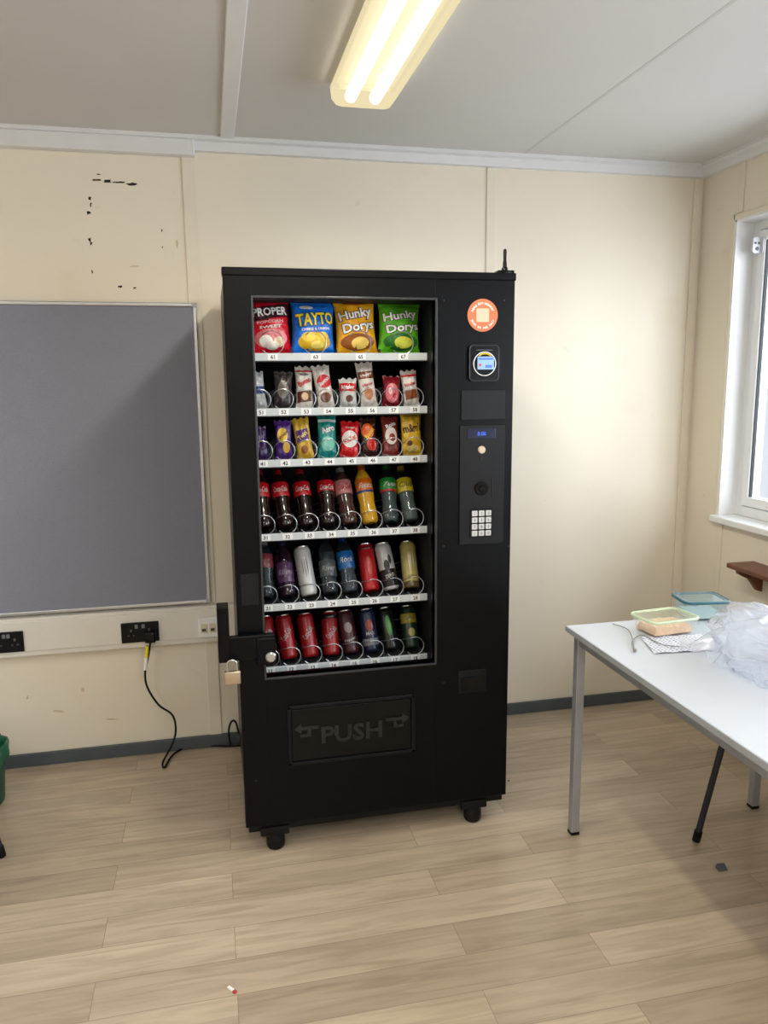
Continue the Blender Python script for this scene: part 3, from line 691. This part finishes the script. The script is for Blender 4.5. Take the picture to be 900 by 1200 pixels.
row2 = [
 ('chocolate_bar', 'silvery bar half hidden at the left end of the second tray', 'chocolate bar', .050, .118, .026, (188, 190, 196), (('band', .4, .6, (40, 60, 120)),), ()),
 ('snack_packet', 'dark clear packet with a brown bake in it, beside the half hidden silvery bar', 'snack packet', .062, .118, .038, (66, 60, 60), (('spot', 0, .5, .55, .25, (120, 110, 106)),), ()),
 ('chocolate_bar', 'tall white bar with red lettering and brown base, beside the dark clear packet', 'chocolate bar', .058, .136, .032, (232, 226, 218), (('rect', -.8, .8, .14, .4, BR), ('spot', .0, .27, .4, .09, (226, 190, 140)), ('band', .86, .9, RD)), (('Bueno', 0, .62, .76, .13, RD, .5), ('kinder', 0, .8, .5, .06, K_, 0))),
 ('chocolate_bar', 'white bar with a red slanted stripe, left of the short red and white pack', 'chocolate bar', .058, .138, .032, (226, 220, 212), (('spot', .1, .62, .8, .16, (206, 34, 40)), ('spot', .0, .24, .6, .12, (120, 66, 40))), (('Bueno', .05, .62, .7, .1, W_, .6),)),
 ('chocolate_pack', 'short red and white chocolate pack in the middle of the second tray', 'chocolate pack', .060, .094, .034, (222, 222, 220), (('band', .55, .84, (206, 30, 34)), ('spot', .1, .3, .4, .12, BR)), (('kinder', 0, .7, .7, .14, W_, 0),)),
 ('chocolate_bar', 'tall white and brown bar just right of the short red and white pack', 'chocolate bar', .058, .146, .032, (226, 220, 212), (('band', .64, .80, (126, 60, 34)), ('spot', .0, .3, .5, .14, (198, 120, 70))), (('Happy', 0, .72, .7, .08, W_, .2), ('Hippo', 0, .5, .6, .07, RD, .2))),
 ('sweet_packet', 'red sweet packet with a pink round print, second from right on the second tray', 'sweet packet', .062, .100, .038, (130, 24, 34), (('spot', 0, .45, .72, .32, (226, 116, 126)), ('spot', -.2, .5, .2, .1, (248, 206, 206)), ('spot', .25, .36, .2, .1, (206, 40, 60))), ()),
 ('chocolate_bar', 'white wrapped bar with brown squares at the right end of the second tray', 'chocolate bar', .056, .120, .030, (228, 224, 220), (('rect', -.7, .7, .2, .45, (150, 84, 50)), ('band', .82, .88, RD)), (('kinder', 0, .62, .7, .1, RD, .2),)),
]
row3 = [
 ('chocolate_bar', 'dark purple bar half hidden at the left end of the third tray', 'chocolate bar', .048, .105, .024, (62, 36, 92), (), ()),
 ('chocolate_bar', 'purple and yellow striped bar, second from left on the third tray', 'chocolate bar', .056, .124, .028, (82, 44, 132), (('spot', -.1, .62, .6, .2, (236, 198, 60)), ('spot', .3, .3, .4, .14, (222, 178, 60))), (('Wispa', 0, .62, .7, .1, (110, 30, 40), .8),)),
 ('chocolate_bar', 'gold bar with purple lettering, left of the tall teal bag', 'chocolate bar', .056, .132, .028, (222, 180, 60), (('rect', -.7, .7, .42, .72, (90, 40, 120)), ('spot', 0, .22, .4, .1, (150, 84, 36))), (('Twirl', 0, .57, .6, .12, (250, 230, 140), .6),)),
 ('mint_bag', 'tall teal bag with pale lower half on the third tray', 'snack packet', .066, .150, .032, (20, 140, 138), (('spot', 0, .3, .7, .16, (130, 206, 190)), ('band', .78, .84, (206, 226, 220))), (('Aero', 0, .62, .66, .14, W_, .3),)),
 ('chocolate_bar', 'red bar with a white oval and red letters in the middle of the third tray', 'chocolate bar', .064, .118, .028, (224, 30, 34), (('spot', 0, .5, .8, .24, (248, 244, 240)),), (('KitKat', 0, .5, .66, .14, RD, .5), ('4 finger', 0, .82, .5, .05, W_, 0))),
 ('chocolate_bar', 'dark bar with an orange and red flash, beside the red bar with white oval', 'chocolate bar', .058, .128, .028, (54, 28, 24), (('spot', -.15, .66, .7, .2, (236, 96, 20)), ('spot', .2, .3, .6, .16, (214, 40, 30))), (('Boost', 0, .6, .7, .12, (250, 214, 60), .9),)),
 ('chocolate_bar', 'dark brown bar with white swirl lettering, second from right on the third tray', 'chocolate bar', .060, .132, .028, (128, 44, 40), (('spot', 0, .5, .7, .22, (232, 220, 212)), ('spot', .1, .46, .4, .1, (140, 60, 50))), (('Rolo', 0, .78, .6, .1, W_, .4),)),
 ('chocolate_bag', 'wide golden yellow chocolate bag at the right end of the third tray', 'chocolate bar', .074, .144, .040, (232, 190, 52), (('spot', 0, .16, .6, .08, (240, 214, 130)), ('spot', -.3, .28, .24, .06, (90, 50, 26))), (("m&m's", 0, .64, .84, .20, (66, 32, 14), .12),)),
]
TRAY_SHADE = .84
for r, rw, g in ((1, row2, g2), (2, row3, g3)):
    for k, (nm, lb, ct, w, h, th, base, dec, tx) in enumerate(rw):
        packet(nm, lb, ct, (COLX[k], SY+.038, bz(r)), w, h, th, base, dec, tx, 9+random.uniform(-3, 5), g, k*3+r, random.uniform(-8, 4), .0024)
def wrapfn(rad, off=.0006): return lambda x, z: Vector(((rad+off)*math.sin(x/rad), -(rad+off)*math.cos(x/rad), z))
def liquid(rgb): rgb = dm(rgb); return mat('liquid_%d_%d_%d' % rgb, rgb, .08, var=.05, coat=.4)
clearpl = clear_mat('clear_bottle_plastic', (200, 208, 212), .9, .08, (130, 138, 144))
def bottle(label, loc, liq, lab, cap, group, text=None, tcol=W_, h=.205, clear=False, lean=27, lz=(.105, .155), extra=None):
    t = thing('drink_bottle', label, 'bottle', loc, group, (math.radians(-lean-random.uniform(-4, 4)), math.radians(random.uniform(-8, 2)), 0))
    s = h/.205; Rr = .0290
    prof = [(.012, .001), (.022, 0), (.0265, .006), (Rr, .018), (Rr-.0005, .045), (Rr-.003, .070), (Rr-.0005, .092), (Rr, .104), (Rr, .150), (Rr-.003, .163), (.019, .178), (.0125, .188), (.0115, .196)]
    b = nb(); lathe(b, [(a, z*s) for a, z in prof], 28); body = obj('bottle_body', b, clearpl if clear else liquid(liq), t, True, True, 60)
    if clear:
        b = nb(); lathe(b, [(max(.005, a-.0018), z*s+(.002 if i < 2 else 0)) for i, (a, z) in enumerate(prof[:9])], 24); obj('liquid', b, liquid(liq), body, True, True, 60)
    b = nb(); lathe(b, [(Rr+.0002, lz[0]*s), (Rr+.0007, lz[0]*s+.001), (Rr+.0007, lz[1]*s-.001), (Rr+.0002, lz[1]*s)], 28); la = obj('bottle_label', b, ptint(lab), t, True, True, 60)
    if extra:
        b = nb(); lathe(b, [(Rr+.001, extra[0]*s), (Rr+.0011, extra[1]*s)], 28); obj('label_band', b, ptint(extra[2]), la, True, True, 60)
    if text:
        b = nb(); add_text(b, text, 0, (lz[0]+lz[1])/2*s, w=.048, h=.019, fn=wrapfn(Rr, .0014), shear=.3, sub=True, bold=.01); obj('lettering', b, ptint(tcol), la, False, True)
    b = nb(); lathe(b, [(.0125, .190*s), (.0138, .191*s), (.0138, .203*s), (.0128, .2065*s), (0, .207*s)], 22); obj('cap', b, ptint(tuple(int(v*.7) for v in cap)), t, True, True, 50)  # cap colour darkened to paint in shade from the tray above
    return t
def can(label, loc, base, group, h=.150, R_=.0280, bands=(), spots=(), texts=(), lean=22):
    t = thing('drink_can', label, 'can', loc, group, (math.radians(-lean-random.uniform(-4, 4)), math.radians(random.uniform(-8, 2)), 0))
    base = dm(base)
    b = nb(); lathe(b, [(R_-.008, .001), (R_-.005, 0), (R_-.0008, .006), (R_, .010), (R_, h-.016), (R_-.001, h-.012), (R_-.005, h-.004)], 28)
    body = obj('can_body', b, mat('can_%d_%d_%d' % base, base, .3, metal=.15, var=.05), t, True, True, 60)
    b = nb(); lathe(b, [(R_-.0052, h-.0045), (R_-.0042, h-.001), (R_-.0052, h), (R_-.0075, h-.002), (R_-.009, h-.003), (0, h-.003)], 24); lid = obj('can_lid', b, steel, t, True, True, 50)
    b = nb(); add_ellipse(b, 0, 0, .006, .010, lambda x, z: Vector((x, z-.003, h-.0018)), 2, 14); obj('ring_pull', b, steel, lid, False, True)
    for z0, z1, c in bands:
        b = nb(); lathe(b, [(R_+.0001, z0*h), (R_+.0005, z0*h+.0005), (R_+.0005, z1*h-.0005), (R_+.0001, z1*h)], 28); obj('printed_band', b, ptint(c), body, True, True, 60)
    for cx, cz, rx_, rz_, c in spots:
        b = nb(); add_ellipse(b, cx, cz*h, rx_, rz_*h, wrapfn(R_, .0009), 5); obj('printed_spot', b, ptint(c), body, True, True, 60)
    for s, cz, w, hh, c, rt in texts:
        b = nb(); add_text(b, s, 0, cz*h, w=w, h=hh, fn=wrapfn(R_, .0014), sub=True, bold=.01, rot=rt); obj('lettering', b, ptint(c), body, False, True)
    return t
g4, g5, g6 = 'drink bottles on the fourth tray', 'tall cans and bottles on the fifth tray', 'drink cans on the bottom tray'
def L4(r, k): return (COLX[k], SY+.050, bz(r)+.011)
COLA = (36, 16, 14); CR = (212, 22, 34)
TRAY_SHADE = .76
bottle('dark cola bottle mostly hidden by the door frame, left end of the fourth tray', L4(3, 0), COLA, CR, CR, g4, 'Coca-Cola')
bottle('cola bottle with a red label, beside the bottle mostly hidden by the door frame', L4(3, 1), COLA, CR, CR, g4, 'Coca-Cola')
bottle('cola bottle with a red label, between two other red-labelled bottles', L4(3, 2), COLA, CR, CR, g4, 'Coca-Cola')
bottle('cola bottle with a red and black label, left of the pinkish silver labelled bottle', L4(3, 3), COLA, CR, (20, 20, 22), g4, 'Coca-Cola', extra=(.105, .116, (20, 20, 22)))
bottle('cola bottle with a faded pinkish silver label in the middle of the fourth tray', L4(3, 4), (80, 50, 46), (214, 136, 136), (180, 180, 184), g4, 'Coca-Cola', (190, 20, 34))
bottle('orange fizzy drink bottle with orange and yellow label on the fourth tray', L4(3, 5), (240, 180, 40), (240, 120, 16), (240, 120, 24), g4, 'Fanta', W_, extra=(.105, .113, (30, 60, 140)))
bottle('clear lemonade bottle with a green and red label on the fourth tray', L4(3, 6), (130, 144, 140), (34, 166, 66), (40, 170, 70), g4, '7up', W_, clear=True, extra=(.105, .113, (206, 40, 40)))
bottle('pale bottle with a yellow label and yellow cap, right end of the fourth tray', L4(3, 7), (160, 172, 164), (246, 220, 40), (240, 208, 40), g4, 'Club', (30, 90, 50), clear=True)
TRAY_SHADE = .70
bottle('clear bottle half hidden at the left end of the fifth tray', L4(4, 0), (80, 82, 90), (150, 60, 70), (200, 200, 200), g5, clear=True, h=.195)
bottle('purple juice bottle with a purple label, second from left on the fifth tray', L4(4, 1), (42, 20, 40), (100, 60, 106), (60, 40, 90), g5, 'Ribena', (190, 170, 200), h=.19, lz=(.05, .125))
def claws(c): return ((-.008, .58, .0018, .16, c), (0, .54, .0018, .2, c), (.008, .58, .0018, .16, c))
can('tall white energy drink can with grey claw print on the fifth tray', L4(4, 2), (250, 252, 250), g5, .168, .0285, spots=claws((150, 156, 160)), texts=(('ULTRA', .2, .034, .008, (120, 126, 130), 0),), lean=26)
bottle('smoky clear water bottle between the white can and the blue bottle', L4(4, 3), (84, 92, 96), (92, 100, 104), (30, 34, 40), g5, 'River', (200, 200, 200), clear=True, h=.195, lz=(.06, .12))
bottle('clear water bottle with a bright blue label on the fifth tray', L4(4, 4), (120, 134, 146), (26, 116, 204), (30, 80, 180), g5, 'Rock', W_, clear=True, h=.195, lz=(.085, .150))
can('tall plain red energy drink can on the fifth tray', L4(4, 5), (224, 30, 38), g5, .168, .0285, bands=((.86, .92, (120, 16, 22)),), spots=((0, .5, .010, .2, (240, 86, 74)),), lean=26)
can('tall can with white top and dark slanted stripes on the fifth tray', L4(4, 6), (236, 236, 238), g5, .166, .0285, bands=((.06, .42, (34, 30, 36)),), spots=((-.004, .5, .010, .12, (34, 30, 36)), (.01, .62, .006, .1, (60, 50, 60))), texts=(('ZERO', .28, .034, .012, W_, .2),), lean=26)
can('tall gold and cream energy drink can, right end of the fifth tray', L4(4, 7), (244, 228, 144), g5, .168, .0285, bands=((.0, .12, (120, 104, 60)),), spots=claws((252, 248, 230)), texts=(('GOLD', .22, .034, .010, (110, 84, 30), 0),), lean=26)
TRAY_SHADE = .62
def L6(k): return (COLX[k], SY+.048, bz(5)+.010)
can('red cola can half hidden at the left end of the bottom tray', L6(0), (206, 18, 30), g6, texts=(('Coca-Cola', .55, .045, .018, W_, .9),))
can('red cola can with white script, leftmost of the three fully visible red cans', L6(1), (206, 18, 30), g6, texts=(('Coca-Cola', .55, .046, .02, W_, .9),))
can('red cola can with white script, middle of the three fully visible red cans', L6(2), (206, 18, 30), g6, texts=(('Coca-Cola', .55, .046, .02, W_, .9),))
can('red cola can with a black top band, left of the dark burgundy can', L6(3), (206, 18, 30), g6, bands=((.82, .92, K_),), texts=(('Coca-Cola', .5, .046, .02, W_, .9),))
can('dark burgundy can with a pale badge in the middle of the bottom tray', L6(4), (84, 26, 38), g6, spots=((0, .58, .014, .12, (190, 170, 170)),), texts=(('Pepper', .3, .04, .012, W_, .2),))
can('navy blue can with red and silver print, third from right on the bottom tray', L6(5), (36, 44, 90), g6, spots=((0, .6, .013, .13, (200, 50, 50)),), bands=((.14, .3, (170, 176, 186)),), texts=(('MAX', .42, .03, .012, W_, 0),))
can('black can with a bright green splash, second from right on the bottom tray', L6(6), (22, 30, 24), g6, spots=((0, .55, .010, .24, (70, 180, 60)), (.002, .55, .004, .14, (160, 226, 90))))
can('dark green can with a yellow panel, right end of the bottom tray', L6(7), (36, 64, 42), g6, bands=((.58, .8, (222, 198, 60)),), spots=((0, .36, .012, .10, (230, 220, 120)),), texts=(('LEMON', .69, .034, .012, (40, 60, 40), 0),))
# ------------------------------------------------------------------ table
c0 = P(663, 733, 'z', .742)
TX0, TY1 = c0.x, c0.y; TX1, TY0 = TX0+.80, TY1-1.60
t = thing('classroom_table', 'white topped rectangular table with grey square legs by the window wall', 'table', ((TX0+TX1)/2, (TY0+TY1)/2, 0))
b = nb(); box(b, TX0, TX1, TY0, TY1, .722, .742, .003, 2); obj('tabletop', b, mat('white_laminate', (204, 209, 217), .25, var=.015), t)
b = nb(); box(b, TX0-.0012, TX0+.001, TY0+.002, TY1-.002, .7235, .7405); box(b, TX0-.001, TX1-.002, TY1-.001, TY1+.0012, .7235, .7405); obj('edge_banding', b, mat('grey_edge', (160, 165, 172), .4), t)
legm = mat('silver_grey_leg', (166, 170, 177), .35, metal=.4)
for x, y in ((TX0+.038, TY1-.03), (TX1-.05, TY1-.03), (TX0+.038, TY0+.035), (TX1-.05, TY0+.035)):
    b = nb(); box(b, x-.0145, x+.0145, y-.0145, y+.0145, .008, .722, .002); lg = obj('leg', b, legm, t)
    b = nb(); box(b, x-.0155, x+.0155, y-.0155, y+.0155, 0, .012, .002); obj('foot_cap', b, blk3, lg)
b = nb()
box(b, TX0+.03, TX1-.04, TY1-.042, TY1-.018, .685, .7215); box(b, TX0+.03, TX1-.04, TY0+.023, TY0+.047, .685, .7215)
box(b, TX0+.026, TX0+.05, TY0+.03, TY1-.03, .685, .7215); box(b, TX1-.062, TX1-.038, TY0+.03, TY1-.03, .685, .7215)
obj('apron', b, legm, t)
# ------------------------------------------------------------------ chairs
chm = mat('chair_shell_black', (30, 32, 36), .5); chl = mat('chair_leg_dark', (52, 56, 64), .4, metal=.5)
def chair(label, cx, cy, back):
    t = thing('stacking_chair', label, 'chair', (cx, cy, 0), None)
    n = 12; b = nb()
    g = []
    for j in range(n+1):
        row = []
        for i in range(n+1):
            u, v = 2*i/n-1, 2*j/n-1
            row.append(b.verts.new((cx+.205*u*math.sqrt(1-.12*v*v), cy+.205*v*math.sqrt(1-.12*u*u), .445-.02*(1-u*u)*(1-v*v))))
        g.append(row)
    for j in range(n):
        for i in range(n): b.faces.new((g[j][i], g[j][i+1], g[j+1][i+1], g[j+1][i]))
    r = bmesh.ops.extrude_face_region(b, geom=b.faces[:]); bmesh.ops.translate(b, vec=(0, 0, -.012), verts=[v for v in r['geom'] if isinstance(v, bmesh.types.BMVert)])
    obj('seat', b, chm, t, True)
    b = nb(); g = []
    for j in range(n+1):
        row = []
        for i in range(n+1):
            u, v = 2*i/n-1, j/n
            row.append(b.verts.new((cx+back*(.185+.05*v-.03*(1-u*u)), cy+.19*u*math.sqrt(1-.2*(2*v-1)**2), .54+.26*v)))
        g.append(row)
    for j in range(n):
        for i in range(n): b.faces.new((g[j][i], g[j][i+1], g[j+1][i+1], g[j+1][i]))
    r = bmesh.ops.extrude_face_region(b, geom=b.faces[:]); bmesh.ops.translate(b, vec=(back*.010, 0, 0), verts=[v for v in r['geom'] if isinstance(v, bmesh.types.BMVert)])
    obj('backrest', b, chm, t, True)
    for sx_, sy_ in ((1, 1), (1, -1), (-1, 1), (-1, -1)):
        b = nb(); a = Vector((cx+sx_*.17, cy+sy_*.17, .425)); f = Vector((cx+sx_*.22, cy+sy_*.22, .012)); tube(b, [a, f], .0105, 12); lg = obj('leg', b, chl, t, True)
        b = nb(); d = (f-a).normalized(); tube(b, [f-d*.03, f+d*.008], .0135, 12); obj('foot_cap', b, blk3, lg, True)
        if sx_ == back:
            b = nb(); tube(b, [a, Vector((cx+back*.20, cy+sy_*.16, .50)), Vector((cx+back*.215, cy+sy_*.15, .62))], .009, 10); obj('back_post', b, chl, t, True)
    b = nb(); tube(b, [(cx-.17, cy+.17, .424), (cx+.17, cy+.17, .424), (cx+.17, cy-.17, .424), (cx-.17, cy-.17, .424)], .009, 10, closed=True); obj('under_frame', b, chl, t, True)
f = P(815, 986, 'z', 0); chair('dark metal-legged chair tucked under the white table, one leg showing', f.x+.222, f.y-.222, 1)
f = P(3, 1004, 'z', 0); chair('black chair at the far left edge of which only a foot shows', f.x-.222, f.y-.222, -1)
# ------------------------------------------------------------------ bin
f = P(8, 941, 'z', 0); bxc, byc = f.x-.125, f.y+.02
t = thing('waste_bin', 'small green waste bin with a green liner, at the left edge by the wall', 'bin', (bxc, byc, 0))
gm = mat('green_bin_plastic', (14, 74, 54), .45)
b = nb(); lathe(b, [(.0, .004), (.105, 0), (.112, .004), (.128, .205), (.133, .207), (.133, .215), (.125, .215), (.104, .01), (0, .01)], 32, (bxc, byc, 0)); obj('bin_body', b, gm, t, True)
b = nb(); rings = []
for r_, z in ((.122, .17), (.127, .22), (.135, .232), (.141, .215), (.138, .185), (.136, .165)):
    rings.append([b.verts.new((bxc+(r_+.004*math.sin(7*a)+.003*math.sin(13*a+z*40))*math.cos(a), byc+(r_+.004*math.sin(7*a)+.003*math.sin(13*a+z*40))*math.sin(a), z+.006*math.sin(5*a+1)*(1 if z < .2 else .5))) for a in [2*PI*k/48 for k in range(48)]])
for i in range(len(rings)-1):
    for k in range(48): b.faces.new((rings[i][k], rings[i][(k+1) % 48], rings[i+1][(k+1) % 48], rings[i+1][k]))
obj('bin_liner', b, mat('green_liner', (22, 100, 72), .35, bump=.3, bscale=40), t, True)
# ------------------------------------------------------------------ things on the table
tz = .7425
def container(name, label, cx, cy, w, d, h, rot, m, lidm, lidz, food=None, foodh=.5, lidoff=(0, 0, 0), lidtilt=0, flare=1.12, rim=None):
    t = thing(name, label, 'food container', (cx, cy, tz), None, (0, 0, rot))
    def ring(b, sc, z, r=.02):
        return [b.verts.new((x, y, z)) for x, y in rrect(-w/2*sc, w/2*sc, -d/2*sc, d/2*sc, r*sc, 6)]
    b = nb(); rs_ = [ring(b, 1/flare*.9, .001), ring(b, 1/flare, .006), ring(b, 1, h-.004), ring(b, 1.05, h-.003), ring(b, 1.05, h)]
    for i in range(len(rs_)-1):
        n = len(rs_[0])
        for k in range(n): b.faces.new((rs_[i][k], rs_[i][(k+1) % n], rs_[i+1][(k+1) % n], rs_[i+1][k]))
    b.faces.new(rs_[0][::-1])
    obj('tub', b, m, t, True, True)
    if food:
        b = nb(); n_ = 16; g = []
        for j in range(n_+1):
            g.append([b.verts.new(((2*i/n_-1)*w/2*.84, (2*j/n_-1)*d/2*.84, .006+h*foodh*(.75+.25*random.random())*(1 if 0 < i < n_ and 0 < j < n_ else .1))) for i in range(n_+1)])
        for j in range(n_):
            for i in range(n_): b.faces.new((g[j][i], g[j][i+1], g[j+1][i+1], g[j+1][i]))
        obj('food', b, food, t, True, True)
    def place(b):
        bmesh.ops.rotate(b, cent=(0, 0, 0), matrix=Matrix.Rotation(lidtilt, 3, 'Y'), verts=b.verts[:])
        bmesh.ops.translate(b, vec=(lidoff[0], lidoff[1], lidz+lidoff[2]), verts=b.verts[:])
    b = nb(); L_ = [ring(b, 1.07, 0), ring(b, 1.08, .006), ring(b, 1.02, .010), ring(b, .88, .010), ring(b, .86, .007)]
    for i in range(len(L_)-1):
        n = len(L_[0])
        for k in range(n): b.faces.new((L_[i][k], L_[i][(k+1) % n], L_[i+1][(k+1) % n], L_[i+1][k]))
    b.faces.new(L_[-1]); place(b)
    lid = obj('lid', b, lidm, t, True, True)
    if rim:
        b = nb(); tube(b, [(x, y, .006) for x, y in rrect(-w/2*1.05, w/2*1.05, -d/2*1.05, d/2*1.05, .022, 6)], .0045, 8, closed=True); place(b)
        obj('lid_rim', b, rim, lid, True, True)
    return t
q = P(778, 740, 'z', tz)
container('food_container', 'shallow clear plastic tub with orange food and a pale green lid on the white table', q.x, q.y, .17, .12, .046, .1, clear_mat('clear_tub', (254, 252, 250), .8, .18, (244, 240, 236), .1), clear_mat('green_clear_lid', (252, 254, 248), .8, .22, (226, 238, 212), .1), .047,
          mat('orange_food', (236, 200, 168), .6, var=.12, scale=90), .6, rim=mat('pale_green_rim', (212, 228, 196), .35))
q = P(827, 724, 'z', tz)
container('food_container', 'glass food container with a teal blue lid on the white table', q.x-.01, q.y+.02, .150, .120, .058, -.15, clear_mat('glass_tub', (235, 246, 248), 1, .2, (215, 232, 236)), clear_mat('teal_clear_lid', (225, 240, 242), .9, .35, (190, 214, 218), .1), .059,
          mat('pale_food', (206, 212, 208), .6), .35, rim=mat('teal_lid', (34, 98, 114), .35))
q = P(795, 755, 'z', tz)
b = nb(); n_ = 20; g = []
for j in range(n_+1):
    g.append([b.verts.new((q.x+(2*i/n_-1)*.10+.02*(2*j/n_-1), q.y+(2*j/n_-1)*.07-.01*(2*i/n_-1), tz+.0012+.0035*abs(math.sin(i*.5+j*.2)))) for i in range(n_+1)])
for j in range(n_):
    for i in range(n_): b.faces.new((g[j][i], g[j][i+1], g[j+1][i+1], g[j+1][i]))
nm_ = bpy.data.materials.new('dotted_napkin'); nm_.use_nodes = True; nt = nm_.node_tree; bb = nt.nodes['Principled BSDF']; bb.inputs['Roughness'].default_value = .8
vr = nt.nodes.new('ShaderNodeTexVoronoi'); vr.inputs['Scale'].default_value = 75; vr.inputs['Randomness'].default_value = .15
tc = nt.nodes.new('ShaderNodeTexCoord'); nt.links.new(tc.outputs['Object'], vr.inputs['Vector'])
rp_ = nt.nodes.new('ShaderNodeValToRGB'); rp_.color_ramp.interpolation = 'CONSTANT'; rp_.color_ramp.elements[0].color = lin((140, 146, 168))+(1,); rp_.color_ramp.elements[1].position = .3; rp_.color_ramp.elements[1].color = lin((225, 226, 234))+(1,)
nt.links.new(vr.outputs['Distance'], rp_.inputs[0]); nt.links.new(rp_.outputs[0], bb.inputs['Base Color'])
o = obj('paper_napkin', b, nm_, None, True); tag(o, 'white paper napkin with small grey dots lying under the clear tub', 'napkin')
cp_ = [P(718, 731, 'z', tz+.004), P(735, 737, 'z', tz+.004), P(741, 748, 'z', tz+.012), P(743, 763, 'z', tz+.004), P(741, 752, 'z', tz+.006), P(752, 744, 'z', tz+.004), P(775, 755, 'z', tz+.008), P(800, 758, 'z', tz+.01)]
b = nb(); tube(b, smooth_pts(cp_), .0016, 6)
t = thing('earphone_cable', 'thin grey earphone cable trailing across the table by the clear tub', 'cable', tuple(P(743, 760, 'z', tz)))
wgm = mat('wire_grey', (140, 138, 134), .5)
obj('wire', b, wgm, t, True)
b = nb(); bmesh.ops.create_icosphere(b, subdivisions=2, radius=.006); bmesh.ops.translate(b, vec=P(744, 762, 'z', tz+.006), verts=b.verts[:]); obj('earbud', b, wgm, t, True)
# plastic bag
q = P(893, 796, 'z', tz)
bx_, by_ = q.x+.088, q.y+.055
t = thing('plastic_bag', 'crumpled translucent white plastic bag lying on the white table', 'bag', (bx_, by_, tz))
b = nb(); bmesh.ops.create_icosphere(b, subdivisions=6, radius=1)
for v in b.verts:
    p = v.co.copy(); n1 = noise.noise(p*1.2+Vector((3, 1, 7))); n2 = noise.noise(p*2.0+Vector((n1*1.5, 4, 1))); n3 = noise.noise(p*3.8+Vector((5, n2*2, 5)))
    r_ = 1+.30*n1+.16*max(0, 1-abs(n2)*3)+.09*max(0, 1-abs(n3)*3)-.08
    v.co = Vector((p.x*.150*r_, p.y*.205*r_, p.z*.082*r_+.070))
    if v.co.z < .002: v.co.z = .002
bagm = clear_mat('white_bag_film', (250, 251, 253), 1.0, .36, (236, 239, 246), .16)
obj('bag_body', b, bagm, t, True, True, 180)
for s in (0, 1):
    b = nb(); n_ = 24; g = []
    base = Vector((-.10, .04+.08*s, .055)); dr = Vector((-.07, .05*s+.01, -.035))
    for j in range(n_+1):
        row = []
        for i in range(13):
            f = j/n_; u = i/12-.5
            row.append(b.verts.new(base+dr*f+Vector((.0, u*(.11-.04*f), .025*math.sin(f*4+u*8)*(1-f*.6)+.004*math.sin(i*1.3+j*.5)))))
        g.append(row)
    for j in range(n_):
        for i in range(12): b.faces.new((g[j][i], g[j][i+1], g[j+1][i+1], g[j+1][i]))
    for v in b.verts:
        if v.co.z < .003: v.co.z = .003
    obj('bag_handle', b, bagm, t, True, True, 180)
# ------------------------------------------------------------------ wooden shelf, blind bracket, litter
q = P(866, 660, 'x', XR-.07)
wood = mat('brown_wood', (112, 66, 42), .45, var=.25, scale=14)
t = thing('wooden_shelf', 'brown wooden wall shelf with a curved bracket below the window, at the right edge', 'shelf', (XR, q.y-.3, q.z))
b = nb(); box(b, XR-.13, XR-.0005, q.y-.55, q.y, q.z-.014, q.z+.006, .004, 3); obj('shelf_board', b, wood, t, True)
for yy in (q.y-.04, q.y-.46):
    b = nb(); pts = [(XR-.0005, q.z-.0145), (XR-.115, q.z-.0145), (XR-.112, q.z-.03), (XR-.09, q.z-.042), (XR-.06, q.z-.055), (XR-.04, q.z-.08), (XR-.02, q.z-.105), (XR-.0005, q.z-.11)]
    prism(b, pts, yy-.022, yy+.0); obj('bracket', b, wood, t)
xf = XR+DP-.0105
q = P(888, 288, 'x', xf-.015)
t = thing('blind_bracket', 'small white blind bracket with round holes at the top of the window frame', 'bracket', (q.x, q.y, q.z))
gp = mat('bracket_plastic', (206, 210, 216), .35)
b = nb(); prism(b, rrect(xf-.040, xf-.0005, q.z-.030, q.z+.034, .010), q.y-.004, q.y+.006); box(b, xf-.005, xf-.0005, q.y-.02, q.y+.02, q.z-.028, q.z+.032, .001); obj('bracket_plate', b, gp, t)
for dx, dz in ((-.030, .010), (-.014, .010)):
    b = nb(); lathe(b, [(.005, 0), (.005, -.002)], 14, (xf+dx, q.y-.0038, q.z+dz), 'y'); obj('bracket_hole', b, mat('hole_grey', (90, 94, 98), .5), t)
b = nb(); lathe(b, [(.008, 0), (.008, -.002)], 14, (xf-.021, q.y-.0038, q.z-.012), 'y'); obj('bracket_hole', b, mat('hole_grey', (90, 94, 98), .5), t)
q = P(272, 1161, 'z', 0)
t = thing('wrapper_scrap', 'tiny red and white paper scrap on the floor in the foreground', 'litter', (q.x, q.y, 0), None, (0, 0, -.9))
b = nb(); box(b, -.016, .006, -.0045, .0045, .0006, .005, .001); obj('scrap_paper', b, paper_w, t, False, True)
b = nb(); box(b, .006, .016, -.005, .004, .0006, .006, .001); obj('scrap_tip', b, mat('scrap_red', (190, 70, 70), .5), t, False, True)
q = P(845, 1018, 'z', 0)
b = nb(); v = [b.verts.new((q.x+x, q.y+y, .001+z)) for x, y, z in ((-.016, -.012, 0), (.012, -.016, .002), (.018, .010, .008), (-.004, .018, .004), (-.018, .004, .006))]; b.faces.new(v)
r = bmesh.ops.extrude_face_region(b, geom=b.faces[:]); bmesh.ops.translate(b, vec=(0, 0, .002), verts=[v for v in r['geom'] if isinstance(v, bmesh.types.BMVert)])
tag(obj('paper_scrap', b, mat('grey_scrap', (86, 92, 102), .6)), 'small grey scrap of paper on the floor beneath the table', 'litter')
